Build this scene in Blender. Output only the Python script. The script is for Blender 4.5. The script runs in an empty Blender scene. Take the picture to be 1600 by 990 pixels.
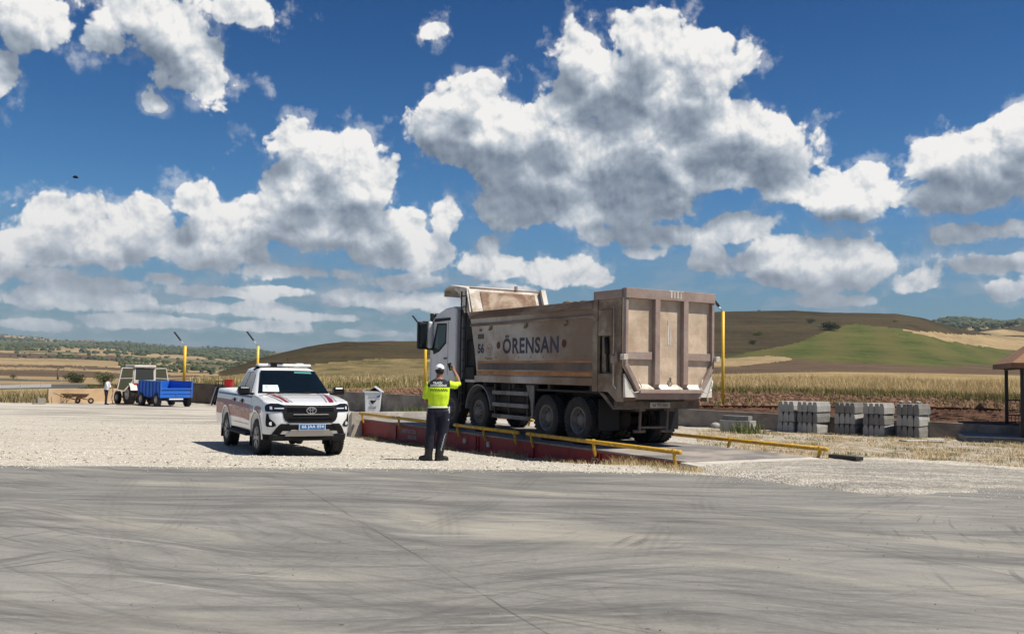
import bpy, bmesh, math, random
import numpy as np
from mathutils import Matrix, Vector, noise as mn
R = math.radians
PI = math.pi
random.seed(7)
SC = bpy.context.scene
COL = SC.collection

# ------------------------------------------------------------------ camera
F = 1500.0                      # focal length in pixels of the 1600 px wide photograph
CH = 1.72                       # height of the lens above the concrete yard
PITCH, ROLL = 3.32, 1.0
cam_d = bpy.data.cameras.new('camera')
cam = bpy.data.objects.new('camera', cam_d); COL.objects.link(cam)
cam_d.sensor_width = 36; cam_d.lens = F / 1600 * 36
cam_d.clip_start = 0.1; cam_d.clip_end = 30000
CM = Matrix.Translation((0, 0, CH)) @ Matrix.Rotation(R(90 + PITCH), 4, 'X') @ Matrix.Rotation(R(ROLL), 4, 'Z')
cam.matrix_world = CM
SC.camera = cam
CR = CM.to_3x3()

def ray(px, py):
    """world direction seen at a point of the photograph (used to measure world positions)"""
    return (CR @ Vector(((px - 800) / F, -(py - 495) / F, -1))).normalized()
def G(px, py, z=0.0):
    d = ray(px, py); t = (z - CH) / d.z
    return Vector((d.x * t, d.y * t, z))
def PD(px, py, Y):
    d = ray(px, py); t = Y / d.y
    return Vector((d.x * t, Y, CH + d.z * t))

# ------------------------------------------------------------------ world
SUN_EL, SUN_AZ = 60.0, math.degrees(math.atan2(0.955, -0.30))    # azimuth clockwise from +Y
w = bpy.data.worlds.new('World'); SC.world = w; w.use_nodes = True
nt = w.node_tree; nt.nodes.clear()
def N(tree, t, **kw):
    n = tree.nodes.new(t)
    for k, v in kw.items(): setattr(n, k, v)
    return n
def VM(tree, op, a, b=None, c=None):
    n = N(tree, 'ShaderNodeVectorMath', operation=op)
    for i, v in enumerate((a, b, c)):
        if v is None: continue
        if hasattr(v, 'links'): tree.links.new(v, n.inputs[i])
        else: n.inputs[i].default_value = v
    return n.outputs['Value'] if op in ('LENGTH', 'DOT_PRODUCT', 'DISTANCE') else n.outputs[0]
def MA(tree, op, a, b=None, c=None, clamp=False):
    n = N(tree, 'ShaderNodeMath', operation=op); n.use_clamp = clamp
    for i, v in enumerate((a, b, c)):
        if v is None: continue
        if hasattr(v, 'links'): tree.links.new(v, n.inputs[i])
        else: n.inputs[i].default_value = v
    return n.outputs[0]
def MR(tree, v, a, b, c=0.0, d=1.0, kind='SMOOTHSTEP'):
    n = N(tree, 'ShaderNodeMapRange'); n.interpolation_type = kind
    tree.links.new(v, n.inputs[0])
    for i, x in enumerate((a, b, c, d)): n.inputs[1 + i].default_value = x
    return n.outputs[0]
def MIXC(tree, f, a, b, blend='MIX'):
    n = N(tree, 'ShaderNodeMix', data_type='RGBA', blend_type=blend)
    for s, v in ((n.inputs[0], f), (n.inputs[6], a), (n.inputs[7], b)):
        if hasattr(v, 'links'): tree.links.new(v, s)
        elif isinstance(v, (int, float)): s.default_value = v
        else: s.default_value = (*v[:3], 1)
    return n.outputs[2]
def NOISE(tree, vec, scale, detail=4, rough=.5, dist=0.0, color=False, ntype=None):
    n = N(tree, 'ShaderNodeTexNoise'); n.noise_dimensions = ntype or '3D'
    tree.links.new(vec, n.inputs['Vector'])
    n.inputs['Scale'].default_value = scale; n.inputs['Detail'].default_value = detail
    n.inputs['Roughness'].default_value = rough; n.inputs['Distortion'].default_value = dist
    return n.outputs[1 if color else 0]

tc = N(nt, 'ShaderNodeTexCoord'); dirv = tc.outputs['Generated']
sep = N(nt, 'ShaderNodeSeparateXYZ'); nt.links.new(dirv, sep.inputs[0])
sky = N(nt, 'ShaderNodeTexSky', sky_type='NISHITA'); sky.sun_disc = False
sky.sun_elevation = R(SUN_EL); sky.sun_rotation = R(SUN_AZ)
sky.altitude = 900; sky.air_density = 1.0; sky.dust_density = 0.9; sky.ozone_density = 2.2
az = MA(nt, 'ARCTAN2', sep.outputs[0], sep.outputs[1])
el = MA(nt, 'ARCSINE', sep.outputs[2])
cmb = N(nt, 'ShaderNodeCombineXYZ'); nt.links.new(az, cmb.inputs[0]); nt.links.new(el, cmb.inputs[1])
uv = VM(nt, 'SCALE', cmb.outputs[0]); uv.node.inputs[3].default_value = 10.0     # unit = 0.1 rad

# the cumulus field: puffs (x, y, rx, ry, weight) measured on the photograph and turned into azimuth and elevation
PUFFS = """1010 75 62 55|905 88 55 50|1090 85 48 42|960 130 110 62|1080 140 85 62|742 150 46 32|700 195 62 58|775 215 105 68|
870 205 70 60|850 265 130 62|1000 240 130 90|1120 200 95 62|1215 220 62 48|1150 268 115 48|840 322 118 36|980 310 130 42|
1060 368 125 17|1150 350 65 20|1320 300 80 38|1345 285 45 26|1500 250 74 50|1560 255 80 65|1590 210 45 40|1520 300 90 32|
1550 360 72 17|1560 410 46 17|1290 415 120 38|1220 392 46 26|1350 400 70 32|1425 442 34 22|1108 400 26 20|
448 216 50 30|520 240 66 40|565 290 64 48|480 290 66 42|613 290 13 34|430 340 70 38|525 350 110 44|308 318 36 32|340 362 80 42|
630 352 36 34|700 345 26 36|640 392 110 30|450 424 100 14|90 335 68 36|60 380 56 34|150 378 88 36|228 348 42 32|268 376 66 30|
330 400 80 22|120 466 105 17|260 435 26 10|528 466 32 16|355 482 90 10|600 472 40 14|770 416 76 20|870 428 68 28|690 468 50 17|
520 496 66 9|60 428 46 11|45 30 66 38|170 66 46 26|240 30 90 40|275 75 55 46|320 136 60 24|245 167 24 15|370 20 60 26|
-10 120 26 34|1168 95 15 26|680 48 24 16|1310 470 60 8|1580 452 30 14|760 384 18 16|940 440 24 16|200 500 60 10|60 470 70 12|30 505 60 8|150 445 60 12|330 455 70 9|450 455 50 8|640 440 60 12|420 510 60 7|300 505 50 7|800 452 60 10|-160 240 80 50|-260 300 110 60|-120 420 120 20|-330 120 90 50|1720 300 90 50|1830 180 100 70|1750 430 110 25|560 520 60 6|1000 395 30 8""".replace('\n', '').split('|')
pf = []
for s in PUFFS:
    x, y, rx, ry = [float(v) for v in s.split()]
    d = ray(x, y)
    pf.append((math.atan2(d.x, d.y) * 10, math.asin(d.z) * 10, rx / F * 10, ry / F * 10))
random.seed(3)
for k in range(60):                                   # the rest of the sky round the viewer
    a = random.uniform(.75, 2 * PI - .75); a = a - 2 * PI if a > PI else a
    e = random.uniform(.04, .9)
    if k < 14:
        pf.append((a * 10, e * 10, random.uniform(.8, 2.6), random.uniform(.5, 1.2)))

g = bpy.data.node_groups.new('puff_field', 'ShaderNodeTree')
g.interface.new_socket('P', in_out='INPUT', socket_type='NodeSocketVector')
g.interface.new_socket('M', in_out='OUTPUT', socket_type='NodeSocketFloat')
gi = N(g, 'NodeGroupInput'); go = N(g, 'NodeGroupOutput')
prev = None
for cx, cy, rx, ry in pf:
    v = VM(g, 'MULTIPLY_ADD', gi.outputs[0], (1 / rx, 1 / ry, 0), (-cx / rx, -cy / ry, 0))
    l = VM(g, 'LENGTH', v)
    l = MA(g, 'MULTIPLY_ADD', l, min(rx, ry * 1.3) ** .5, -min(rx, ry * 1.3) ** .5)       # distance in absolute-ish units
    if prev is None: prev = l
    else:
        m = N(g, 'ShaderNodeMath', operation='SMOOTH_MIN'); g.links.new(prev, m.inputs[0]); g.links.new(l, m.inputs[1])
        m.inputs[2].default_value = .12; prev = m.outputs[0]
g.links.new(MA(g, 'MULTIPLY', prev, -1.0), go.inputs[0])

# lumps that give the clouds their cauliflower outline
lump = bpy.data.node_groups.new('lumps', 'ShaderNodeTree')
lump.interface.new_socket('P', in_out='INPUT', socket_type='NodeSocketVector')
lump.interface.new_socket('V', in_out='OUTPUT', socket_type='NodeSocketFloat')
li = N(lump, 'NodeGroupInput'); lo = N(lump, 'NodeGroupOutput')
wn = NOISE(lump, li.outputs[0], 2.0, 3, .5, color=True, ntype='2D')
wv = VM(lump, 'MULTIPLY_ADD', VM(lump, 'SUBTRACT', wn, (.5, .5, .5)), (.22, .22, .22), li.outputs[0])
vo = N(lump, 'ShaderNodeTexVoronoi', feature='SMOOTH_F1', voronoi_dimensions='2D'); lump.links.new(wv, vo.inputs['Vector'])
vo.inputs['Scale'].default_value = 2.1; vo.inputs['Detail'].default_value = 3.0; vo.inputs['Roughness'].default_value = .5
vo.inputs['Lacunarity'].default_value = 2.3; vo.inputs['Smoothness'].default_value = .22; vo.normalize = True
n1 = NOISE(lump, li.outputs[0], 1.4, 4, .52, ntype='2D')
val = MA(lump, 'MULTIPLY_ADD', MA(lump, 'SUBTRACT', .33, vo.outputs['Distance']), 1.75, MA(lump, 'MULTIPLY', MA(lump, 'SUBTRACT', n1, .5), 1.15))
lump.links.new(val, lo.inputs[0])

def grp(tree, p):
    a = N(nt, 'ShaderNodeGroup'); a.node_tree = tree; nt.links.new(p, a.inputs[0]); return a.outputs[0]
LW = .60
L0 = grp(lump, uv); M0 = grp(g, uv)
soft = NOISE(nt, uv, 3.0, 7, .60, ntype='2D')
D0 = MA(nt, 'ADD', MA(nt, 'ADD', MA(nt, 'MULTIPLY_ADD', L0, MR(nt, el, .02, .22, .34, LW, 'LINEAR'), M0), MR(nt, el, .02, .22, .05, .02, 'LINEAR')), MA(nt, 'MULTIPLY', MA(nt, 'SUBTRACT', soft, .5), .22))
up1 = VM(nt, 'ADD', uv, (.03, .075, 0)); up2 = VM(nt, 'ADD', uv, (.08, .34, 0))
L1 = grp(lump, up1); M2 = grp(g, up2)
big = NOISE(nt, VM(nt, 'MULTIPLY', uv, (1, 1.5, 1)), .9, 2, .45, ntype='2D')
alpha = MR(nt, D0, -.01, .10)
wisp = MR(nt, MA(nt, 'MULTIPLY_ADD', MA(nt, 'SUBTRACT', soft, .5), 1.4, D0), -.16, .24)
alpha = MA(nt, 'MAXIMUM', alpha, MA(nt, 'MULTIPLY', wisp, .38))
relief = MA(nt, 'SUBTRACT', L0, L1)                      # > 0 where a lump faces up towards the sun
depth = MA(nt, 'SUBTRACT', M2, MA(nt, 'MULTIPLY', M0, .35))      # how much cloud stands above this point, on the sun's side
thick = MR(nt, MA(nt, 'ADD', MA(nt, 'MULTIPLY_ADD', MA(nt, 'SUBTRACT', big, .5), .75, depth), MA(nt, 'MULTIPLY', L0, -.22)), -.30, .36)
lit = MA(nt, 'ADD', MA(nt, 'MULTIPLY_ADD', thick, -.80, .92), MA(nt, 'MULTIPLY', relief, MR(nt, thick, .0, 1.0, 1.25, .35)), clamp=True)
CL_DARK, CL_MID, CL_LIT = (.155, .205, .28), (.50, .56, .635), (1.0, .985, .96)
ccol = MIXC(nt, MR(nt, lit, .42, .95, kind='LINEAR'), MIXC(nt, MR(nt, lit, .0, .42, kind='LINEAR'), CL_DARK, CL_MID), CL_LIT)
ccol = MIXC(nt, MR(nt, el, .02, .17, .62, .0, kind='LINEAR'), ccol, (.50, .53, .58))
calpha = MA(nt, 'MULTIPLY', alpha, MR(nt, el, .0, .10, .68, 1.0))
# thin veils of far cloud low over the land
veil = NOISE(nt, VM(nt, 'MULTIPLY', uv, (.9, 2.3, 1)), 1.6, 6, .6, ntype='2D')
va = MA(nt, 'MULTIPLY', MR(nt, veil, .46, .66), MA(nt, 'MULTIPLY', MR(nt, el, .0, .03), MR(nt, el, .17, .06)))
# the air: deep blue aloft, grey blue low over the land
skc = N(nt, 'ShaderNodeHueSaturation'); skc.inputs['Saturation'].default_value = 1.26; nt.links.new(sky.outputs[0], skc.inputs['Color'])
skt = MIXC(nt, MR(nt, el, .15, .40, kind='LINEAR'), (.68, .98, 1.16), (.32, .62, .87))
skm = MIXC(nt, 1.0, skc.outputs[0], skt, 'MULTIPLY')
skm = MIXC(nt, MR(nt, el, -.02, .20, .72, .0), skm, (1.6, 2.2, 2.95))
skm = MIXC(nt, MA(nt, 'MULTIPLY', va, .40), skm, (4.4, 4.9, 5.6))
bk = N(nt, 'ShaderNodeBackground'); bk.inputs[1].default_value = .060
nt.links.new(skm, bk.inputs[0])
bc = N(nt, 'ShaderNodeBackground'); bc.inputs[1].default_value = .72; nt.links.new(ccol, bc.inputs[0])
mx = N(nt, 'ShaderNodeMixShader'); nt.links.new(calpha, mx.inputs[0]); nt.links.new(bk.outputs[0], mx.inputs[1]); nt.links.new(bc.outputs[0], mx.inputs[2])
wo = N(nt, 'ShaderNodeOutputWorld'); nt.links.new(mx.outputs[0], wo.inputs[0])
w.cycles.sampling_method = 'MANUAL'; w.cycles.sample_map_resolution = 256

# ------------------------------------------------------------------ sun
sd = bpy.data.lights.new('sun', 'SUN'); sd.energy = 4.9; sd.angle = R(.53); sd.color = (1, .925, .80)
so = bpy.data.objects.new('sun', sd); COL.objects.link(so)
SUNV = Vector((math.sin(R(SUN_AZ)) * math.cos(R(SUN_EL)), math.cos(R(SUN_AZ)) * math.cos(R(SUN_EL)), math.sin(R(SUN_EL))))
so.rotation_euler = SUNV.to_track_quat('Z', 'Y').to_euler(); so.location = (20, -10, 40)
SC.view_settings.view_transform = 'Standard'; SC.view_settings.look = 'None'
SC.view_settings.exposure = 0.33; SC.view_settings.gamma = 1.0
SC.cycles.use_denoising = True; SC.cycles.max_bounces = 6; SC.cycles.diffuse_bounces = 3; SC.cycles.glossy_bounces = 3
SC.cycles.transmission_bounces = 4; SC.cycles.volume_bounces = 1; SC.cycles.transparent_max_bounces = 8
SC.cycles.use_adaptive_sampling = True; SC.cycles.adaptive_threshold = .015

# ------------------------------------------------------------------ helpers
def S2L(c):
    """0-255 sRGB to linear"""
    return tuple(((v / 255) / 12.92 if v / 255 <= .04045 else (((v / 255) + .055) / 1.055) ** 2.4) for v in c)
def mat(name, col, rough=.6, metal=0.0, var=0.0, vscale=4.0, dirt=None, damt=.5, dscale=1.6, bump=0.0, bscale=60.0, spec=.5, coat=0.0, stretch=None):
    m = bpy.data.materials.new(name); m.use_nodes = True; t = m.node_tree
    b = t.nodes['Principled BSDF']
    b.inputs['Roughness'].default_value = rough; b.inputs['Metallic'].default_value = metal
    b.inputs['Specular IOR Level'].default_value = spec
    if coat: b.inputs['Coat Weight'].default_value = coat; b.inputs['Coat Roughness'].default_value = .06
    c = N(t, 'ShaderNodeTexCoord').outputs['Object']
    if stretch: c = VM(t, 'MULTIPLY', c, stretch)
    out = None
    if var:
        n = NOISE(t, c, vscale, 6, .6)
        out = MIXC(t, MR(t, n, .25, .75), tuple(v * (1 - var) for v in col), tuple(min(1, v * (1 + var)) for v in col))
    if dirt:
        n = NOISE(t, c, dscale, 8, .68, .4)
        f = MR(t, n, .62 - damt * .4, .78 - damt * .25)
        out = MIXC(t, MA(t, 'MULTIPLY', f, min(1, damt * 1.4)), out if out is not None else col, dirt)
        r2 = MA(t, 'MULTIPLY_ADD', f, .3, rough, clamp=True); t.links.new(r2, b.inputs['Roughness'])
    if out is not None: t.links.new(out, b.inputs['Base Color'])
    else: b.inputs['Base Color'].default_value = (*col, 1)
    if bump:
        bn = N(t, 'ShaderNodeBump'); bn.inputs['Strength'].default_value = bump; bn.inputs['Distance'].default_value = .02
        t.links.new(NOISE(t, c, bscale, 5, .6), bn.inputs['Height']); t.links.new(bn.outputs[0], b.inputs['Normal'])
    return m

def tag(o, label=None, cat=None, group=None, kind=None):
    if label: o['label'] = label
    if cat: o['category'] = cat
    if group: o['group'] = group
    if kind: o['kind'] = kind
    return o
def thing(name, label, cat, loc=(0, 0, 0), rz=0.0, group=None):
    o = bpy.data.objects.new(name, None); COL.objects.link(o)
    o.location = loc; o.rotation_euler = (0, 0, rz); o.empty_display_size = .3
    return tag(o, label, cat, group)
def copy_tree(o, parent=None):
    c = o.copy(); COL.objects.link(c)
    if parent is not None: c.parent = parent
    for ch in list(o.children): copy_tree(ch, c)
    return c

class MB:
    """collects shapes, then links them as ONE mesh object"""
    def __init__(s): s.v = []; s.f = []; s.mi = []; s.sm = []; s.m = 0; s.smooth = False; s.X = None
    def add(s, vs, fs, sm=None):
        k = len(s.v)
        for p in vs:
            p = Vector(p)
            if s.X is not None: p = s.X @ p
            s.v.append(tuple(p))
        for f in fs: s.f.append(tuple(i + k for i in f)); s.mi.append(s.m); s.sm.append(s.smooth if sm is None else sm)
        return s
    def box(s, c, d, rot=None, taper=1.0):
        x, y, z = d[0] / 2, d[1] / 2, d[2] / 2
        vs = [Vector((sx * x * (taper if sz > 0 else 1), sy * y * (taper if sz > 0 else 1), sz * z)) for sz in (-1, 1) for sx, sy in ((-1, -1), (1, -1), (1, 1), (-1, 1))]
        if rot: 
            M = Matrix.Rotation(rot[2], 3, 'Z') @ Matrix.Rotation(rot[1], 3, 'Y') @ Matrix.Rotation(rot[0], 3, 'X')
            vs = [M @ v for v in vs]
        vs = [v + Vector(c) for v in vs]
        return s.add(vs, [(3, 2, 1, 0), (4, 5, 6, 7), (0, 1, 5, 4), (1, 2, 6, 5), (2, 3, 7, 6), (3, 0, 4, 7)], False)
    def bx(s, x0, x1, y0, y1, z0, z1): return s.box(((x0 + x1) / 2, (y0 + y1) / 2, (z0 + z1) / 2), (x1 - x0, y1 - y0, z1 - z0))
    def bar(s, a, b, w, h=None, up=(0, 0, 1)):
        a, b = Vector(a), Vector(b); h = h or w; d = (b - a); L = d.length; d.normalize()
        u = Vector(up)
        if abs(d.dot(u)) > .98: u = Vector((1, 0, 0))
        r = d.cross(u).normalized(); u = r.cross(d)
        vs = [p + r * sx * w / 2 + u * sz * h / 2 for p in (a, b) for sx, sz in ((-1, -1), (1, -1), (1, 1), (-1, 1))]
        return s.add(vs, [(3, 2, 1, 0), (4, 5, 6, 7), (0, 1, 5, 4), (1, 2, 6, 5), (2, 3, 7, 6), (3, 0, 4, 7)], False)
    def cyl(s, a, b, r0, r1=None, n=16, caps=True):
        a, b = Vector(a), Vector(b); r1 = r0 if r1 is None else r1; d = (b - a).normalized()
        u = Vector((0, 0, 1)) if abs(d.z) < .9 else Vector((1, 0, 0))
        r = d.cross(u).normalized(); u = r.cross(d)
        vs = [p + (r * math.cos(t) + u * math.sin(t)) * q for p, q in ((a, r0), (b, r1)) for t in [2 * PI * i / n for i in range(n)]]
        s.add(vs, [(i, (i + 1) % n, n + (i + 1) % n, n + i) for i in range(n)], True)
        if caps:
            s.f.append(tuple(len(s.v) - 2 * n + i for i in reversed(range(n)))); s.mi.append(s.m); s.sm.append(False)
            s.f.append(tuple(len(s.v) - n + i for i in range(n))); s.mi.append(s.m); s.sm.append(False)
        return s
    def tube(s, pts, r, n=10):
        for a, b in zip(pts[:-1], pts[1:]): s.cyl(a, b, r, n=n)
        for p in pts[1:-1]: s.ball(p, r, 2 + n // 4, n)
        return s
    def ball(s, c, r, rings=6, seg=12, sc=(1, 1, 1)):
        c = Vector(c); vs = []; fs = []
        for i in range(rings + 1):
            th = PI * i / rings
            for j in range(seg):
                ph = 2 * PI * j / seg
                vs.append(c + Vector((r * sc[0] * math.sin(th) * math.cos(ph), r * sc[1] * math.sin(th) * math.sin(ph), r * sc[2] * math.cos(th))))
        for i in range(rings):
            for j in range(seg):
                fs.append((i * seg + j, (i + 1) * seg + j, (i + 1) * seg + (j + 1) % seg, i * seg + (j + 1) % seg))
        return s.add(vs, fs, True)
    def lathe(s, prof, axis='Y', c=(0, 0, 0), n=40, sm=True):
        vs = []; fs = []; c = Vector(c); k = len(prof)
        for i in range(n):
            t = 2 * PI * i / n
            for (a, r) in prof:
                if axis == 'Y': p = (r * math.cos(t), a, r * math.sin(t))
                elif axis == 'X': p = (a, r * math.cos(t), r * math.sin(t))
                else: p = (r * math.cos(t), r * math.sin(t), a)
                vs.append(c + Vector(p))
        for i in range(n):
            for j in range(k - 1):
                fs.append((i * k + j, i * k + j + 1, ((i + 1) % n) * k + j + 1, ((i + 1) % n) * k + j))
        return s.add(vs, fs, sm)
    def prism(s, poly, axis, a, b, poly2=None):
        """2D polygon extruded along an axis. axis X: poly is (y,z); Y: (x,z); Z: (x,y)"""
        def P(p, t):
            return {'X': (t, p[0], p[1]), 'Y': (p[0], t, p[1]), 'Z': (p[0], p[1], t)}[axis]
        n = len(poly); q = poly2 or poly
        vs = [P(p, a) for p in poly] + [P(p, b) for p in q]
        return s.add(vs, [tuple(range(n))[::-1], tuple(range(n, 2 * n))] + [(i, (i + 1) % n, n + (i + 1) % n, n + i) for i in range(n)], False)
    def loft(s, rings, caps=True, sm=True):
        n = len(rings[0]); vs = [p for r in rings for p in r]; fs = []
        for i in range(len(rings) - 1):
            for j in range(n):
                fs.append((i * n + j, i * n + (j + 1) % n, (i + 1) * n + (j + 1) % n, (i + 1) * n + j))
        if caps: fs.append(tuple(reversed(range(n)))); fs.append(tuple((len(rings) - 1) * n + j for j in range(n)))
        return s.add(vs, fs, sm)
    def patch(s, rows, fn, thick=None):
        """rows of 2D points -> surface through fn(a, b)"""
        n = len(rows[0]); vs = [fn(*p) for r in rows for p in r]; fs = []
        for i in range(len(rows) - 1):
            for j in range(n - 1): fs.append((i * n + j, i * n + j + 1, (i + 1) * n + j + 1, (i + 1) * n + j))
        return s.add(vs, fs, False)
    def build(s, name, mats, parent=None, bevel=0.0, bseg=2, fix=True, autosm=None):
        me = bpy.data.meshes.new(name); me.from_pydata(s.v, [], s.f)
        for m in (mats if isinstance(mats, (list, tuple)) else [mats]): me.materials.append(m)
        me.polygons.foreach_set('material_index', s.mi); me.polygons.foreach_set('use_smooth', s.sm)
        if fix:
            bm = bmesh.new(); bm.from_mesh(me); bmesh.ops.recalc_face_normals(bm, faces=bm.faces); bm.to_mesh(me); bm.free()
        o = bpy.data.objects.new(name, me); COL.objects.link(o)
        if parent is not None: o.parent = parent
        if bevel:
            bv = o.modifiers.new('b', 'BEVEL'); bv.width = bevel; bv.segments = bseg; bv.limit_method = 'ANGLE'; bv.angle_limit = R(40)
        return o

def bake(o):
    """apply the modifiers of an object"""
    dg = bpy.context.evaluated_depsgraph_get(); dg.update()
    me = bpy.data.meshes.new_from_object(o.evaluated_get(dg)); o.modifiers.clear(); o.data = me
    return o

def text_geo(txt, size=1.0, bold=0.0, spacing=1.0, squeeze=1.0):
    cu = bpy.data.curves.new('t', 'FONT'); cu.body = txt; cu.size = size; cu.offset = bold; cu.space_character = spacing
    cu.align_x = 'CENTER'; cu.align_y = 'CENTER'; cu.resolution_u = 3
    o = bpy.data.objects.new('t', cu); COL.objects.link(o)
    dg = bpy.context.evaluated_depsgraph_get(); dg.update()
    me = bpy.data.meshes.new_from_object(o.evaluated_get(dg))
    vs = [(v.co.x * squeeze, v.co.y, 0) for v in me.vertices]; fs = [tuple(p.vertices) for p in me.polygons]
    bpy.data.objects.remove(o); bpy.data.curves.remove(cu); bpy.data.meshes.remove(me)
    return vs, fs
def lettering(txt, height, width, origin, right, up, m, parent, name='lettering', bold=0.0, fn=None, spacing=1.0):
    """flat letters: cap height and total width in metres, laid in the plane of right/up"""
    vs, fs = text_geo(txt, 1.0, bold, spacing)
    xs = [v[0] for v in vs]; ys = [v[1] for v in vs]
    w0, y0, y1 = max(xs) - min(xs), min(ys), max(ys)
    cx = (max(xs) + min(xs)) / 2; cy = (y0 + y1) / 2
    o, r, u = Vector(origin), Vector(right).normalized(), Vector(up).normalized()
    b = MB()
    if fn: b.add([fn((v[0] - cx) * width / w0, (v[1] - cy) * height / (y1 - y0)) for v in vs], fs)
    else: b.add([o + r * ((v[0] - cx) * width / w0) + u * ((v[1] - cy) * height / (y1 - y0)) for v in vs], fs)
    return b.build(name, m, parent, fix=False)

# ------------------------------------------------------------------ the land
def HZ(px): return 580 + math.tan(R(ROLL)) * (px - 680)      # where the level horizon stands above a bearing
def bearing(px): return (px - 800) / F                        # X / Y
def gz(x, y):
    """height of the yard"""
    return gbase(y) - dip(x, y) + yard_noise(x, y)
def gbase(y):
    if y < 18.4: return 0.0
    k = min(1, (y - 18.4) / 2.4)
    return -.095 * k * k * (3 - 2 * k) - .0165 * max(0, min(y, 64) - 19.6)
def dip(x, y):
    """the ground lies lower along the near side of the sunken scale"""
    dx, dy = x - 2.59, y - 22.63
    lx = -.5075 * dx + .8616 * dy; ly = -.8616 * dx - .5075 * dy
    a = min(1, max(0, (lx + 3.6) / 3)) * min(1, max(0, (14 - lx) / 2))
    return (.13 + .09 * min(1, max(0, lx / 8))) * a * math.exp(-((ly - 1.9) / 1.0) ** 2)
def yard_noise(x, y):
    if y < 17.0: return -.006
    k = min(1, (y - 17.0) / 3)
    return k * (.030 * mn.noise(Vector((x * .22, y * .22, 3))) + .018 * mn.noise(Vector((x * .8, y * .8, 1)))) - .006
def GH(px, py):
    """point of the yard seen at a place of the photograph"""
    d = ray(px, py); t = 5.0
    while t < 150:
        if CH + d.z * t < gbase(d.y * t): break
        t += .02
    x, y = d.x * t, d.y * t
    return Vector((x, y, gz(x, y)))

def interp(tbl, x):
    if x <= tbl[0][0]: return tbl[0][1]
    for (a, b), (c, d) in zip(tbl[:-1], tbl[1:]):
        if x <= c:
            t = (x - a) / (c - a); return b + (d - b) * t
    return tbl[-1][1]

# soil wall line: yard inside, fields outside
WA, WB = Vector((-27.0, 73.3)), Vector((17.0, 33.9))
def outside(x, y):
    """metres beyond the long yard wall (positive outside)"""
    d = (WB - WA).normalized(); n = Vector((-d.y, d.x))
    if n.y < 0: n = -n
    return (Vector((x, y)) - WA).dot(n)
TD = [36, 45, 60, 100, 150, 250, 350, 450, 600, 750]
def e_tab(px):
    """apparent height (photo pixels above the level horizon at that bearing) of the land at given distances"""
    H = HZ(px)
    A = {  # px: y at distances 45, 60, 100, 150, 250
        -500: (628, 627, 609, 592, 587), 0: (628, 627, 608, 592, 586), 120: (628, 627, 606, 593, 588), 200: (628, 627, 606, 596, 591),
        330: (622, 621, 599, 592, 587), 450: (622, 621, 597, 590, 583), 550: (623, 616, 597, 590, 581), 700: (630, 612, 595, 588, 578),
        1000: (633, 615, 594, 585, 575), 1130: (634, 617, 594, 584, 573), 1300: (635, 618, 591, 581, 572), 1450: (636, 619, 592, 583, 577), 1600: (640, 621, 594, 586, 580), 2200: (645, 625, 600, 592, 586)}
    ks = sorted(A)
    if px <= ks[0]: r = A[ks[0]]
    elif px >= ks[-1]: r = A[ks[-1]]
    else:
        for a, b in zip(ks[:-1], ks[1:]):
            if px <= b:
                t = (px - a) / (b - a); r = [A[a][i] * (1 - t) + A[b][i] * t for i in range(5)]; break
    return [H - v for v in r]
RIDGE = [(-500, 586), (250, 589), (330, 586), (360, 577), (400, 563), (440, 552), (480, 543), (540, 534), (600, 533), (665, 533), (800, 528), (1000, 506), (1120, 488),
         (1180, 486), (1240, 485), (1300, 489), (1400, 490), (1440, 496), (1480, 507), (1520, 517), (1560, 523), (1600, 525), (2000, 540), (2600, 545)]
RD = [(-500, 400), (330, 340), (700, 430), (1120, 700), (1450, 720), (1600, 900), (2600, 900)]
FAR = [(700, [(-500, 573), (0, 571), (200, 576), (300, 579), (400, 580), (2600, 582)]),
       (1000, [(-500, 559), (0, 560), (150, 565), (300, 573), (400, 576), (1400, 560), (1500, 530), (1600, 526), (2600, 560)]),
       (1400, [(-500, 548), (0, 551), (150, 556), (300, 563), (400, 570), (1400, 560), (1500, 522), (1560, 514), (1600, 508), (2600, 540)]),
       (2200, [(-500, 538), (0, 541), (150, 545), (300, 553), (400, 560), (1400, 520), (1440, 510), (1480, 498), (1510, 497), (1540, 500), (1570, 505), (1600, 502), (1700, 492), (2600, 530)]),
       (3000, [(-500, 530), (0, 534), (150, 540), (300, 549), (400, 553), (1400, 530), (2600, 530)]),
       (4200, [(-500, 524), (0, 522), (60, 527), (120, 532), (200, 534), (260, 541), (330, 543), (400, 546), (430, 552), (1400, 540), (2600, 540)]),
       (6000, [(-500, 560), (400, 565), (2600, 565)])]
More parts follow.
